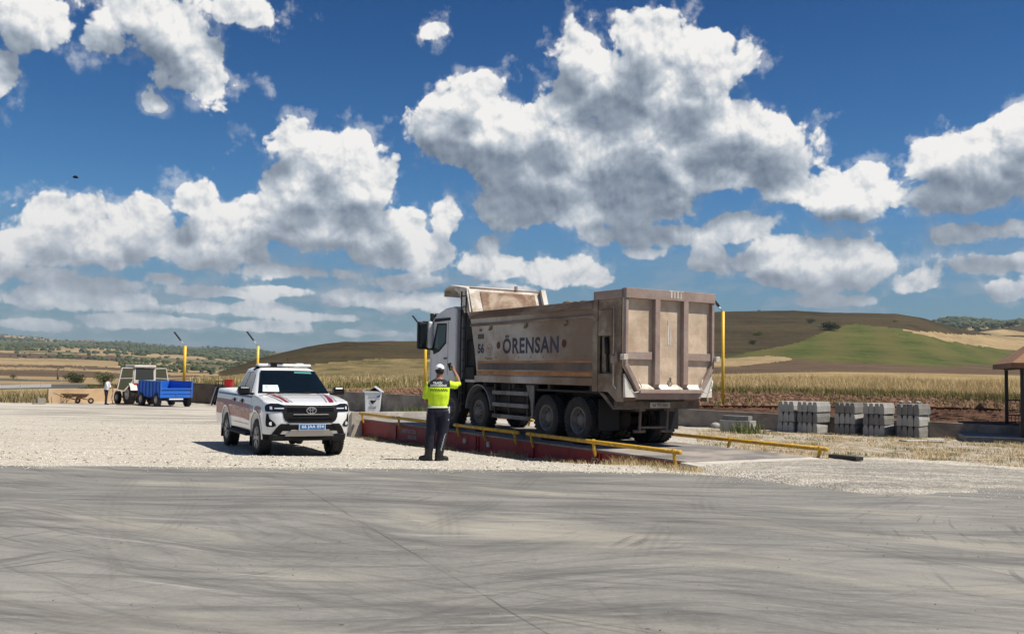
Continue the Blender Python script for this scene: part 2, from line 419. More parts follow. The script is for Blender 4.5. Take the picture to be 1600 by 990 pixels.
def land_e(px, D):
    H = HZ(px)
    near = e_tab(px); nd = [45, 60, 100, 150, 250]
    lD = math.log(D)
    if D <= 250:
        if D <= 45: return near[0]
        for i in range(4):
            if D <= nd[i + 1]:
                t = (lD - math.log(nd[i])) / (math.log(nd[i + 1]) - math.log(nd[i])); return near[i] * (1 - t) + near[i + 1] * t
    rd = interp(RD, px); er = H - interp(RIDGE, px)
    e0 = near[4]
    def hill(D):
        if D <= rd:
            t = (D - 250) / (rd - 250)
            s = t * .45 + .55 * (t * t * (3 - 2 * t)) if er > e0 + 15 else t
            return e0 + (er - e0) * s
        t = min(1, (D - rd) / (rd * .5)); return er - (abs(er) * .35 + 12) * t * t - 2 * t
    rows = [(d, H - interp(tb, px)) for d, tb in FAR]
    def far(D):
        if D <= rows[0][0]: return rows[0][1] - 25 * min(1, (rows[0][0] - D) / 200)
        for (a, b), (c, d) in zip(rows[:-1], rows[1:]):
            if D <= c:
                t = (math.log(D) - math.log(a)) / (math.log(c) - math.log(a)); return b + (d - b) * t
        return rows[-1][1]
    if D < 600 and px < 330: 
        t = (D - 250) / 450; return e0 * (1 - min(1, t)) + rows[0][1] * min(1, t)
    k = min(1, max(0, (D - rd * 1.15) / (rd * .4)))
    return hill(D) * (1 - k) + far(D) * k
def land_z(x, y):
    px = 800 + F * x / max(y, 1); D = max(y, 30)
    z = CH + land_e(px, D) * D / F
    k = min(1, max(0, (D - 60) / 300))
    z += k * D / F * 2.6 * mn.fractal(Vector((x / D * 9, math.log(D) * 7, 0)), .8, 2.1, 4)
    return z

# terrain sheet in fan form, fine near, coarse far
def build_land():
    pxs = [-900 + 40 * i for i in range(20)] + [-100 + 3.0 * i for i in range(607)] + [1740 + 40 * i for i in range(18)]
    nc, nr = len(pxs), 330
    Ds = [30 * (7200 / 30) ** (j / (nr - 1)) for j in range(nr)]
    vs = []; e_ = {}
    for j, D in enumerate(Ds):
        for i, px in enumerate(pxs):
            x = bearing(px) * D
            z = land_z(x, D)
            o = outside(x, D)
            if D < 110 and o < .6:                         # under and left of the yard
                zz = gz(x, D) - .5
                left = x < -31.2 + .0 * D
                z = min(z, zz) if not (x < -32 and D > 66) else z
                if x < -32: 
                    k = min(1, max(0, (D - 63) / 14)); z = (gz(x, D) - .05) * (1 - k) + z * k if D > 61 else gz(x, D) - .3
            elif D < 60: 
                k = min(1, max(0, (o - .4) / 7)); k = k * k * (3 - 2 * k); t_ = min(1.25, max(0, (x + 27) / 44)); z = min(z, .50 - .30 * t_ - .07) * (1 - k) + z * k
            vs.append((x, D, z))
    fs = []; mi = []
    rnd = random.Random(5)
    def nz(x, y, s, k=0): return mn.noise(Vector((x / s, y / s, k)))
    for j in range(nr - 1):
        D = (Ds[j] * Ds[j + 1]) ** .5
        for i in range(nc - 1):
            a = j * nc + i
            fs.append((a, a + 1, a + nc + 1, a + nc))
            px = (pxs[i] + pxs[i + 1]) / 2; x = bearing(px) * D
            z = sum(vs[k][2] for k in (a, a + 1, a + nc, a + nc + 1)) / 4
            y = HZ(px) - (z - CH) / D * F + .9 * mn.noise(Vector((px / 5, j / 2.0, 3)))    # apparent height, used only to measure field limits
            px += 5 * mn.noise(Vector((px / 14, j / 3.0, 8)))
            n = nz(x, D, 60 if D < 900 else 300)
            o = outside(x, D)
            m = 0
            # 0 soil 1 dry grass 2 green 3 brown hill grass 4 stubble 5 plowed far 6 scrub wood
            if D < 250:
                if px > 330:
                    if o < 24 + 3 * n: m = 0
                    elif D < 150: m = 1
                    else: m = 5 if px > 1000 else 9
                    if px < 1000 and D > 62: m = 9
                    if px < 1000 and 130 < D and m == 5: m = 9
                else:
                    m = 1
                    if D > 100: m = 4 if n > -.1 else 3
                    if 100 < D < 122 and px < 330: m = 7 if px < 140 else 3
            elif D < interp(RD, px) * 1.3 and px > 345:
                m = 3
                if px > 1090:
                    yy = y + 2.5 * nz(x, D, 40, 2)
                    gtop = interp([(1120, 563), (1170, 549), (1250, 536), (1300, 505 + 8), (1340, 506), (1400, 512), (1470, 530), (1560, 545), (1600, 548)], px)
                    gbot = interp([(1120, 562), (1200, 556), (1300, 566), (1450, 572), (1560, 570), (1600, 560)], px)
                    if yy > gbot: m = 5
                    if gtop < yy < gbot: m = 2
                    if px > 1390 and yy <= gtop and yy > interp([(1390, 512), (1480, 521), (1600, 526)], px): m = 4
                    if px < 1240 and yy > gbot and yy < interp([(1120, 574), (1240, 562)], px): m = 4
                elif px < 760:
                    if y > interp([(345, 588), (520, 566), (600, 560), (760, 560)], px) + 5 * n: m = 9 if nz(x, D, 25, 4) > -.25 else 1
            else:
                yy = y + 1.2 * n
                if px > 1390:
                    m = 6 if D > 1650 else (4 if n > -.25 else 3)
                else:
                    b = [(0, 4), (536, 6), (542, 4), (551, 5), (559, 4), (569, 5), (573, 4), (577, 5), (588, 4)]
                    sh = interp([(0, 0), (110, 3), (200, 10), (300, 16), (400, 18)], px)
                    m = 6
                    for lim, k in b:
                        if yy - sh * (.0 if lim < 540 else .6) > lim: m = k
                    if D > 1500:
                        m = 6 if nz(x, D, 520, 7) + .25 * nz(x, D, 150, 3) > (-.12 if yy > 530 else .05) else 4
                    elif px > 205 + 60 * mn.noise(Vector((0, D / 200, 1))) and D > 600: m = 8 if nz(x, D, 90, 2) > -.25 else 4
            mi.append(m)
    me = bpy.data.meshes.new('fields_and_hills'); me.from_pydata(vs, [], fs)
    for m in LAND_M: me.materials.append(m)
    me.polygons.foreach_set('material_index', mi); me.polygons.foreach_set('use_smooth', [True] * len(fs))
    o = bpy.data.objects.new('fields_and_hills', me); COL.objects.link(o); tag(o, kind='structure')
    return o

def land_mat(name, c1, c2, scale=.05, s2=1.5, rough=.95, bump=.0, stripes=None, c3=None):
    m = bpy.data.materials.new(name); m.use_nodes = True; t = m.node_tree; b = t.nodes['Principled BSDF']
    b.inputs['Roughness'].default_value = rough; b.inputs['Specular IOR Level'].default_value = .1
    p = N(t, 'ShaderNodeNewGeometry').outputs['Position']
    n = NOISE(t, p, scale, 8, .65)
    n2 = NOISE(t, p, s2, 5, .7)
    n3 = NOISE(t, VM(t, 'MULTIPLY', p, (scale * .9, scale * 5.0, 1)), 1.0, 9, .72)      # strips worked along the slope
    f = MR(t, MA(t, 'ADD', MA(t, 'MULTIPLY_ADD', n2, .40, MA(t, 'MULTIPLY', n, .45)), MA(t, 'MULTIPLY', n3, .50)), .53, .82)
    c = MIXC(t, f, c1, c2)
    if stripes:
        ang, ws, amt = stripes
        q = VM(t, 'MULTIPLY', p, (1, 1, 0))
        mp = N(t, 'ShaderNodeMapping'); mp.inputs['Rotation'].default_value = (0, 0, ang); t.links.new(q, mp.inputs[0])
        wv = N(t, 'ShaderNodeTexWave'); wv.inputs['Scale'].default_value = ws; wv.inputs['Distortion'].default_value = 3; wv.inputs['Detail'].default_value = 3
        t.links.new(mp.outputs[0], wv.inputs['Vector'])
        c = MIXC(t, MA(t, 'MULTIPLY', wv.outputs[1], amt), c, c3 or c1)
    t.links.new(c, b.inputs['Base Color'])
    if bump:
        bn = N(t, 'ShaderNodeBump'); bn.inputs['Strength'].default_value = 1; bn.inputs['Distance'].default_value = bump
        t.links.new(MA(t, 'ADD', n2, NOISE(t, p, s2 * 4, 4, .6)), bn.inputs['Height']); t.links.new(bn.outputs[0], b.inputs['Normal'])
    return m
LAND_M = [
    land_mat('plowed_soil', (.075, .040, .026), (.19, .105, .068), .3, 2.4, bump=.16),
    land_mat('dry_grass_ground', (.17, .125, .055), (.40, .30, .15), .15, 3.0, bump=.05),
    land_mat('green_field', (.026, .046, .009), (.105, .108, .028), .03, .35, stripes=(.35, .013, .55), c3=(.115, .095, .034)),
    land_mat('cloud_shaded_hill_grass', (.022, .017, .008), (.078, .057, .027), .012, .35, stripes=(.2, .012, .25), c3=(.050, .046, .018)),  # brown grass darkened: the shadow of the clouds on the hills is in its colour
    land_mat('stubble_field', (.17, .12, .06), (.40, .30, .165), .010, .3, stripes=(.9, .02, .35), c3=(.25, .19, .1)),
    land_mat('fallow_field', (.045, .029, .019), (.115, .078, .050), .02, .5, stripes=(1.2, .03, .3), c3=(.2, .14, .08)),
    land_mat('scrub_slope', (.045, .055, .028), (.12, .12, .065), .008, .06),
    mat('road_surface', (.06, .06, .058), .9, var=.2, vscale=.4),
    land_mat('scrub_pasture', (.075, .068, .038), (.165, .14, .085), .012, .09),
    land_mat('rough_meadow', (.034, .042, .013), (.26, .19, .09), .13, 1.3),
]
land = build_land()

# ------------------------------------------------------------------ yard surfaces
def gravel_material():
    m = bpy.data.materials.new('white_gravel'); m.use_nodes = True; t = m.node_tree; b = t.nodes['Principled BSDF']
    b.inputs['Roughness'].default_value = .95; b.inputs['Specular IOR Level'].default_value = .15
    p = N(t, 'ShaderNodeNewGeometry').outputs['Position']
    vo = N(t, 'ShaderNodeTexVoronoi'); vo.inputs['Scale'].default_value = 27; t.links.new(p, vo.inputs['Vector'])
    v2 = N(t, 'ShaderNodeTexVoronoi'); v2.inputs['Scale'].default_value = 7; t.links.new(p, v2.inputs['Vector'])
    big = NOISE(t, p, .16, 5, .55); mid = NOISE(t, p, .9, 7, .65); fine = NOISE(t, p, 9, 5, .7)
    c = MIXC(t, vo.outputs['Color'].node.outputs[1] if False else MR(t, fine, .3, .75), (.36, .33, .28), (.62, .58, .505))
    sp = N(t, 'ShaderNodeSeparateColor'); t.links.new(vo.outputs['Color'], sp.inputs[0])
    c = MIXC(t, MR(t, sp.outputs[0], .70, .95), c, (.72, .69, .63))
    c = MIXC(t, MR(t, sp.outputs[1], .84, .97, 0, .6), c, (.20, .17, .14))
    ruts = NOISE(t, VM(t, 'MULTIPLY', p, (.22, 1.5, 1)), 1.0, 6, .6)
    c = MIXC(t, MR(t, ruts, .48, .66, 0, .75), c, (.43, .385, .315))
    c = MIXC(t, MR(t, mid, .52, .78, 0, .6), c, (.40, .33, .25))
    # trodden grey cement towards the back of the yard, earthy ground behind the scale on the right
    sx = N(t, 'ShaderNodeSeparateXYZ'); t.links.new(p, sx.inputs[0])
    far = MR(t, MA(t, 'ADD', MA(t, 'MULTIPLY_ADD', sx.outputs[0], .35, sx.outputs[1]), MA(t, 'MULTIPLY', mid, 9)), 33, 39)
    pad = MR(t, NOISE(t, VM(t, 'MULTIPLY', p, (.16, .5, 1)), 1.0, 6, .6), .38, .66)
    padc = MIXC(t, pad, (.25, .232, .205), (.50, .465, .405))
    padc = MIXC(t, MR(t, NOISE(t, VM(t, 'MULTIPLY', p, (.25, 1.1, 1)), 1.0, 6, .65), .52, .66, 0, .6), padc, (.60, .57, .50))
    left = MR(t, sx.outputs[0], 3.0, 1.0)
    c = MIXC(t, MA(t, 'MULTIPLY', MA(t, 'MULTIPLY', far, left), .85), c, padc)
    # the right side: scattered straw and earth
    rr = MA(t, 'MULTIPLY', MR(t, sx.outputs[0], 4.5, 7.5), MR(t, sx.outputs[1], 19.5, 23.5))
    earth = MIXC(t, MR(t, NOISE(t, p, 3.2, 6, .7), .35, .66), (.20, .145, .09), (.50, .44, .35))
    c = MIXC(t, MA(t, 'MULTIPLY', rr, MR(t, MA(t, 'ADD', mid, MA(t, 'MULTIPLY', big, .3)), .40, .70)), c, earth)
    # grey tyre-worn strip where lorries leave the scale
    tr = MA(t, 'MULTIPLY', MR(t, sx.outputs[0], 3.2, 5.0), MR(t, MA(t, 'ADD', sx.outputs[1], MA(t, 'MULTIPLY', mid, 2.0)), 20.8, 19.2))
    trn = NOISE(t, VM(t, 'MULTIPLY', p, (.35, 2.2, 1)), 1.0, 6, .62)
    c = MIXC(t, MA(t, 'MULTIPLY', tr, MR(t, trn, .36, .58, .25, .95)), c, MIXC(t, MR(t, fine, .3, .7), (.17, .16, .145), (.34, .32, .28)))
    t.links.new(c, b.inputs['Base Color'])
    bn = N(t, 'ShaderNodeBump'); bn.inputs['Strength'].default_value = 1; bn.inputs['Distance'].default_value = .022
    h = MA(t, 'ADD', MA(t, 'MULTIPLY', vo.outputs['Distance'], -1.2), MA(t, 'ADD', MA(t, 'MULTIPLY', v2.outputs['Distance'], -.9), fine))
    h = MA(t, 'MULTIPLY', h, MR(t, sx.outputs[1], 60, 30, .25, 1.0, 'LINEAR'))
    t.links.new(h, bn.inputs['Height']); t.links.new(bn.outputs[0], b.inputs['Normal'])
    return m

def concrete_material():
    m = bpy.data.materials.new('worn_concrete'); m.use_nodes = True; t = m.node_tree; b = t.nodes['Principled BSDF']
    b.inputs['Specular IOR Level'].default_value = .3
    p = N(t, 'ShaderNodeNewGeometry').outputs['Position']
    def rot(a, sc, off=(0, 0, 0)):
        mp = N(t, 'ShaderNodeMapping', vector_type='TEXTURE'); mp.inputs['Rotation'].default_value = (0, 0, a); mp.inputs['Location'].default_value = off
        t.links.new(p, mp.inputs[0]); return VM(t, 'MULTIPLY', mp.outputs[0], sc)
    warp = VM(t, 'MULTIPLY_ADD', VM(t, 'SUBTRACT', NOISE(t, p, .09, 2, .5, color=True), (.5, .5, .5)), (6, 6, 0), p)
    def rotw(a, sc):
        mp = N(t, 'ShaderNodeMapping', vector_type='TEXTURE'); mp.inputs['Rotation'].default_value = (0, 0, a)
        t.links.new(warp, mp.inputs[0]); return VM(t, 'MULTIPLY', mp.outputs[0], sc)
    base = NOISE(t, p, .35, 7, .6); fine = NOISE(t, p, 14, 5, .7)
    c = MIXC(t, MR(t, base, .3, .7), (.165, .160, .147), (.262, .254, .232))
    c = MIXC(t, MR(t, fine, .3, .75, 0, .45), c, (.33, .32, .29))
    # long soft smears of rubber and dust left by turning lorries, in several sweeping directions
    for a, sx, sy, lo, hi, amt in ((R(4), .16, 1.3, .45, .66, .70), (R(-12), .14, 2.2, .48, .66, .66), (R(9), .30, 5.5, .50, .62, .55), (R(-24), .25, 6.0, .52, .64, .50), (R(30), .16, 3.2, .54, .68, .50), (R(-50), .16, 3.5, .56, .70, .45), (R(84), .2, 3.0, .58, .72, .40)):
        s1 = NOISE(t, rotw(a, (sx, sy, 1)), 1.0, 9, .68)
        br = MR(t, NOISE(t, rotw(a, (sx * 2.5, sy * 12, 1)), 1.0, 6, .7), .34, .62, .25, 1.0)
        c = MIXC(t, MA(t, 'MULTIPLY', MA(t, 'MULTIPLY', MR(t, s1, lo, hi), br), amt), c, (.070, .070, .070))
    # pale cement dust in patches
    d = NOISE(t, rotw(R(-20), (.16, .7, 1)), 1.0, 7, .65)
    c = MIXC(t, MR(t, d, .50, .70, 0, .60), c, (.42, .39, .32))
    gr_ = NOISE(t, p, 60, 3, .7); c = MIXC(t, MR(t, gr_, .35, .7, 0, .35), c, (.13, .128, .12))
    # narrow tyre tracks: arcs of large circles with fine ribs
    for (cx, cy, r, wd, amt, seed) in TYRE_ARCS:
        q = VM(t, 'DISTANCE', VM(t, 'MULTIPLY', p, (1, 1, 0)), (cx, cy, 0))
        e = MA(t, 'ABSOLUTE', MA(t, 'SUBTRACT', q, r))
        line = MR(t, e, wd, wd * .55)
        rib = MR(t, MA(t, 'SINE', MA(t, 'MULTIPLY', q, 2 * PI / (wd * .5))), -.3, .5, .35, 1)
        fade = MR(t, NOISE(t, p, .22 + seed * .013, 3, .6), .40, .62)
        c = MIXC(t, MA(t, 'MULTIPLY', MA(t, 'MULTIPLY', MA(t, 'MULTIPLY', line, rib), fade), amt), c, (.085, .083, .08))
    scf = NOISE(t, rotw(R(63), (.5, 9, 1)), 1.0, 4, .6); scm = NOISE(t, p, .28, 3, .5)
    c = MIXC(t, MA(t, 'MULTIPLY', MR(t, scf, .56, .64), MR(t, scm, .52, .64, 0, .55)), c, (.075, .073, .07))
    scf = NOISE(t, rotw(R(-38), (.4, 11, 1)), 1.0, 4, .6); scm = NOISE(t, p, .23, 3, .5)
    c = MIXC(t, MA(t, 'MULTIPLY', MR(t, scf, .56, .64), MR(t, scm, .50, .62, 0, .5)), c, (.08, .078, .075))
    pol = NOISE(t, rotw(R(-6), (.35, 7, 1)), 1.0, 6, .65); c = MIXC(t, MR(t, pol, .58, .72, 0, .55), c, (.40, .385, .35))
    # sawn joints and cracks
    wob = NOISE(t, p, 1.1, 3, .6)
    for a, bb, wd in JOINTS:
        dx, dy = bb[0] - a[0], bb[1] - a[1]; L = math.hypot(dx, dy); nx, ny = -dy / L, dx / L
        dist = MA(t, 'SUBTRACT', VM(t, 'DOT_PRODUCT', p, (nx, ny, 0)), a[0] * nx + a[1] * ny)
        dist = MA(t, 'ABSOLUTE', MA(t, 'MULTIPLY_ADD', MA(t, 'SUBTRACT', wob, .5), .05, dist))
        along = MA(t, 'SUBTRACT', VM(t, 'DOT_PRODUCT', p, (dx / L, dy / L, 0)), a[0] * dx / L + a[1] * dy / L)
        seg = MA(t, 'MULTIPLY', MR(t, along, -.1, .1), MR(t, along, L + .1, L - .1))
        c = MIXC(t, MA(t, 'MULTIPLY', MA(t, 'MULTIPLY', MR(t, dist, wd * 1.6, wd * .3), MA(t, 'MULTIPLY', seg, MR(t, NOISE(t, p, 1.3, 4, .6), .35, .6, .25, 1))), .72), c, (.06, .055, .05))
    # specks of dirt
    vo = N(t, 'ShaderNodeTexVoronoi'); vo.inputs['Scale'].default_value = 1.4; t.links.new(p, vo.inputs['Vector'])
    c = MIXC(t, MR(t, vo.outputs['Distance'], .035, .02, 0, .8), c, (.06, .055, .05))
    v3 = N(t, 'ShaderNodeTexVoronoi'); v3.inputs['Scale'].default_value = .33; t.links.new(warp, v3.inputs['Vector'])
    c = MIXC(t, MA(t, 'MULTIPLY', MR(t, v3.outputs['Distance'], .22, .10), MR(t, NOISE(t, p, 2.5, 5, .65), .42, .62, 0, .45)), c, (.075, .07, .065))
    t.links.new(c, b.inputs['Base Color'])
    t.links.new(MR(t, base, .3, .7, .62, .85), b.inputs['Roughness'])
    bn = N(t, 'ShaderNodeBump'); bn.inputs['Strength'].default_value = .6; bn.inputs['Distance'].default_value = .006
    t.links.new(MA(t, 'ADD', NOISE(t, p, 25, 5, .7), NOISE(t, rot(R(5), (2, 20, 1)), 1, 3, .6)), bn.inputs['Height']); t.links.new(bn.outputs[0], b.inputs['Normal'])
    return m

rr = random.Random(11)
TYRE_ARCS = []
for (x, y) in ((100, 865), (150, 905), (330, 845), (250, 930), (1000, 985), (1250, 975), (590, 930), (620, 840), (700, 870), (1180, 880), (1350, 800), (420, 800)):
    pnt = G(x, y); ang = rr.uniform(0, 2 * PI); rad = rr.uniform(9, 28)
    TYRE_ARCS.append((pnt.x + rad * math.cos(ang), pnt.y + rad * math.sin(ang), rad, rr.uniform(.14, .26), rr.uniform(.15, .38), len(TYRE_ARCS)))
a1 = G(850, 990); TYRE_ARCS.append((a1.x + 6, a1.y - 21.5, 22.6, .22, .42, 3)); TYRE_ARCS.append((a1.x + 6, a1.y - 21.5, 20.9, .22, .36, 5))
JOINTS = [((G(472, 760).x, G(472, 760).y), (G(860, 992).x, G(860, 992).y), .010), ((G(1012, 771).x, G(1012, 771).y), (G(1640, 912).x, G(1640, 912).y), .010),
          ((G(-40, 872).x, G(-40, 872).y), (G(350, 842).x, G(350, 842).y), .008), ((G(-40, 945).x, G(-40, 945).y), (G(420, 894).x, G(420, 894).y), .007)]
M_GRAVEL = gravel_material(); M_CONC = concrete_material()

# gravel: the yard ground as one sheet out to the walls and round the viewer
def build_gravel():
    xs = [-90, -70, -52, -42] + [-36 + .5 * i for i in range(113)] + [24, 30, 40, 55, 80]
    ys = [-60, -30, -10, 0, 8, 12, 15] + [16 + .4 * i for i in range(20)] + [24 + .9 * i for i in range(62)]
    vs = []; fs = []
    ok = {}
    for j, y in enumerate(ys):
        for i, x in enumerate(xs):
            z = gz(x, y)
            o = outside(x, y)
            if o > 0 and y > 17: z -= .05 + .6 * min(1, o / .8)
            vs.append((x, y, z))
    n = len(xs)
    for j in range(len(ys) - 1):
        for i in range(n - 1):
            a = j * n + i
            if ys[j] > 17 and all(outside(vs[k][0], vs[k][1]) > 2.5 for k in (a, a + 1, a + n, a + n + 1)): continue
            fs.append((a, a + 1, a + n + 1, a + n))
    me = bpy.data.meshes.new('gravel_yard'); me.from_pydata(vs, [], fs); me.materials.append(M_GRAVEL)
    me.polygons.foreach_set('use_smooth', [True] * len(fs))
    o = bpy.data.objects.new('gravel_yard', me); COL.objects.link(o); tag(o, kind='structure')
build_gravel()

# concrete slab with a ragged, dusty edge
EDGE = [(-900, 716), (-400, 722), (0, 726.5), (320, 729), (640, 731.5), (800, 733.5), (1000, 738), (1120, 741), (1250, 748), (1400, 754), (1600, 764), (2100, 784), (2600, 800)]
def build_slab():
    pts = []
    for (a, b) in zip(EDGE[:-1], EDGE[1:]):
        for k in range(24):
            t = k / 24; x = a[0] + (b[0] - a[0]) * t; y = a[1] + (b[1] - a[1]) * t
            p = G(x, y); j = .05 * mn.noise(Vector((p.x * 2.3, 0, 0))) + .03 * mn.noise(Vector((p.x * 9, 4, 0)))
            if x > 1000: j += .35 * mn.noise(Vector((p.x * .9, 8, 0)))
            pts.append((p.x, p.y + j))
    vs = []; fs = []; rows = 6
    for (x, y) in pts:
        for k in range(rows + 1):
            t = k / rows; vs.append((x, y * (1 - t) + -40 * t, 0.0))
        vs.append((x, y + .012, -.05))
    n = rows + 2
    for i in range(len(pts) - 1):
        for k in range(rows):
            a = i * n + k; fs.append((a, a + 1, a + n + 1, a + n))
        fs.append((i * n, i * n + n, i * n + 2 * n - 1, i * n + n - 1))
    me = bpy.data.meshes.new('concrete_yard'); me.from_pydata(vs, [], fs); me.materials.append(M_CONC)
    o = bpy.data.objects.new('concrete_yard', me); COL.objects.link(o); tag(o, kind='structure')
build_slab()

# ------------------------------------------------------------------ walls
def wall(name, label, a, b, za, zb, ta, tb, th, m, cap=None, seg=10):
    a, b = Vector(a), Vector(b); d = (b - a).normalized(); n = Vector((-d.y, d.x)) * th / 2
    w_ = MB(); L = (b - a).length
    rings = []
    for k in range(seg + 1):
        t = k / seg; p = a + (b - a) * t; z0 = za + (zb - za) * t; z1 = ta + (tb - ta) * t
        rings.append([(p.x - n.x, p.y - n.y, z0), (p.x - n.x, p.y - n.y, z1), (p.x + n.x, p.y + n.y, z1), (p.x + n.x, p.y + n.y, z0)])
    w_.loft(rings, sm=False)
    o = w_.build(name, m, bevel=.012)
    tag(o, label, 'wall')
    return o
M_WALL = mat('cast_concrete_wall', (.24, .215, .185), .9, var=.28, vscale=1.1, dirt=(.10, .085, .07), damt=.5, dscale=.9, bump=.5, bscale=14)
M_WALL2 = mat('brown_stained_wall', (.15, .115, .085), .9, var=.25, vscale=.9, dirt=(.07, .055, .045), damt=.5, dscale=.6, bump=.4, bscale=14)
M_TAN = mat('tan_plaster_wall', (.52, .35, .20), .9, var=.16, vscale=.7, dirt=(.52, .42, .30), damt=.4, dscale=.5, bump=.3, bscale=12)
WM = WA + (WB - WA) * .17; WE = WA + (WB - WA) * 1.18
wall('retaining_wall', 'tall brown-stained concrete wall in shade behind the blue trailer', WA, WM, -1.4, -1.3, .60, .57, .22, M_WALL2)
wall('retaining_wall', 'long low grey concrete wall holding back the brown soil field behind the truck', WM, WE, -1.3, -.8, .50, .12, .22, M_WALL, seg=30)
TA, TB = Vector((-30.9, 64.3)), Vector((-25.45, 71.6))
wall('yard_wall', 'short sunlit tan wall behind the wheelbarrows', TA, TB, -1.4, -1.4, .11, .12, .2, M_TAN)
# a low broken kerb left of the tan wall
kb = MB(); p = GH(70, 631); q = GH(57, 631)
kb.bar((p.x, p.y, p.z + .16), (q.x, q.y, q.z + .16), .3, .42); kb.bar((p.x, p.y - .2, p.z + .02), (q.x - .1, q.y - .25, q.z), .3, .14)
tag(kb.build('concrete_kerb', M_WALL, bevel=.02), 'short broken grey concrete kerb at the left end of the tan wall', 'kerb')

# ------------------------------------------------------------------ truck frame (x forward, y left, from the rear axle, z from the scale deck)
TH = R(120.5); TO = Vector((2.59, 22.63, .12))
TM = Matrix.Translation(TO) @ Matrix.Rotation(TH, 4, 'Z')
def TW(x, y, z=0): return TM @ Vector((x, y, z))

# ------------------------------------------------------------------ the scale
M_RED = mat("dark_red_paint", (.23, .008, .012), .55, var=.22, vscale=2.5, dirt=(.11, .035, .03), damt=.3, dscale=2.5, bump=.15)
M_DECK = mat('dusty_steel_deck', (.15, .14, .135), .7, var=.25, vscale=1.2, dirt=(.34, .30, .26), damt=.62, dscale=.8, bump=.3, bscale=20)
M_YEL = mat('yellow_paint', (.60, .345, .02), .5, var=.2, vscale=5, dirt=(.16, .09, .04), damt=.45, dscale=5)
M_WHITE = mat('white_lettering', (.42, .36, .34), .7)
M_PIER = mat('pale_cement', (.50, .47, .42), .9, var=.2, vscale=1.4, dirt=(.25, .21, .17), damt=.5, dscale=1.2, bump=.5, bscale=14)
X0, X1, YN, YF = -4.25, 12.05, 1.66, -1.62
scale = thing('weighbridge', 'long red steel weighbridge with grey deck carrying the dump truck', 'weighbridge', TO, TH)
d = MB(); d.bx(X0, X1, YF, YN, -.045, -.002); d.build('deck', M_DECK, scale, bevel=.006)
for ys, nm in ((YN, 1), (YF, -1)):
    b = MB(); f = nm
    b.bx(X0 + .02, X1 - .02, min(ys - .10 * f, ys - .02 * f), max(ys - .10 * f, ys - .02 * f), -.50, -.05)      # web
    b.bx(X0 + .01, X1 - .01, min(ys - .24 * f, ys + .015 * f), max(ys - .24 * f, ys + .015 * f), -.075, -.048)
    b.bx(X0 + .01, X1 - .01, min(ys - .24 * f, ys + .015 * f), max(ys - .24 * f, ys + .015 * f), -.53, -.50)
    for xx in (-4.2, -1.5, -1.35, 1.2, 3.9, 4.05, 6.6, 9.2, 11.95): b.bx(xx - .02, xx + .02, min(ys - .03 * f, ys + .012 * f), max(ys - .03 * f, ys + .012 * f), -.5, -.075)
    b.build('side_beam', M_RED, scale)
b = MB()
for xx in (-3.2, -1.42, 1.4, 3.97, 6.6, 9.2): b.bx(xx - .05, xx + .05, YF + .25, YN - .25, -.40, -.06)
b.build('cross_beam', M_RED, scale)
lv, ru = Vector((-1, 0, 0)), Vector((0, 0, 1))
lettering('0332 345 06 56', .17, 1.06, (-1.72, YN + .004, -.26), lv, ru, M_WHITE, scale, bold=.012)
lettering('TARTI 60 TON', .13, 1.0, (8.25, YN + .004, -.20), lv, ru, M_WHITE, scale, bold=.01)
lettering('KANTAR', .12, .62, (8.0, YN + .004, -.37), lv, ru, M_WHITE, scale, bold=.01)
for xx in (3.35, 4.65):
    b = MB(); b.bx(xx - .07, xx + .07, YN - .02, YN + .03, -.30, -.17); b.build('cover_plate', M_PIER, scale, bevel=.01)
# end piers
pr = MB(); pr.prism([(X1 + .03, .22), (X1 + .45, -.02), (X1 + .45, -1.0), (X1 + .03, -1.0)], 'Y', YF - .1, YN + .35); pr.X = None
o = pr.build('end_pier', M_PIER, None, bevel=.02); o.matrix_world = TM; tag(o, 'pale cement end pier at the far left end of the weighbridge', 'pier')
pr = MB(); pr.prism([(X0 - .02, -.01), (X0 - .5, -.03), (X0 - .5, -.7), (X0 - .02, -.7)], 'Y', YF - .1, YN + .18)
o = pr.build('end_pier', M_PIER, None, bevel=.02); o.matrix_world = TM; tag(o, 'pale cement end pier between the weighbridge and the concrete yard', 'pier')
# ramp: cement and gravel worn together, running down from the end of the scale
rp = MB()
rows = []
for i in range(33):
    xx = X0 - .5 - 4.6 * i / 32; row = []
    for j in range(37):
        yy = YF - 3.6 + (YN - YF + 3.9) * j / 36
        wz = TW(xx, yy)
        kx = i / 32; side = min(1, max(0, (yy - (YF - 3.6)) / 3.2)) * min(1, max(0, (YN + .35 - yy) / .5))
        e = min(1, (1 - kx) * 1.6) * side
        e = e * e * (3 - 2 * e)
        wob = .030 * mn.noise(wz * 1.1) + .018 * mn.noise(wz * 3.1)
        top = .108 * e + wob * min(1, i / 3) - .030 * (1 - min(1, e * 3)) + (.006 if e > .1 else 0)
        row.append((wz.x, wz.y, top))
    rows.append(row)
rp.patch(rows, lambda a, b_, c: (a, b_, c)); rp.sm = [True] * len(rp.f)
tag(rp.build('cement_ramp', M_GRAVEL, None), kind='structure')

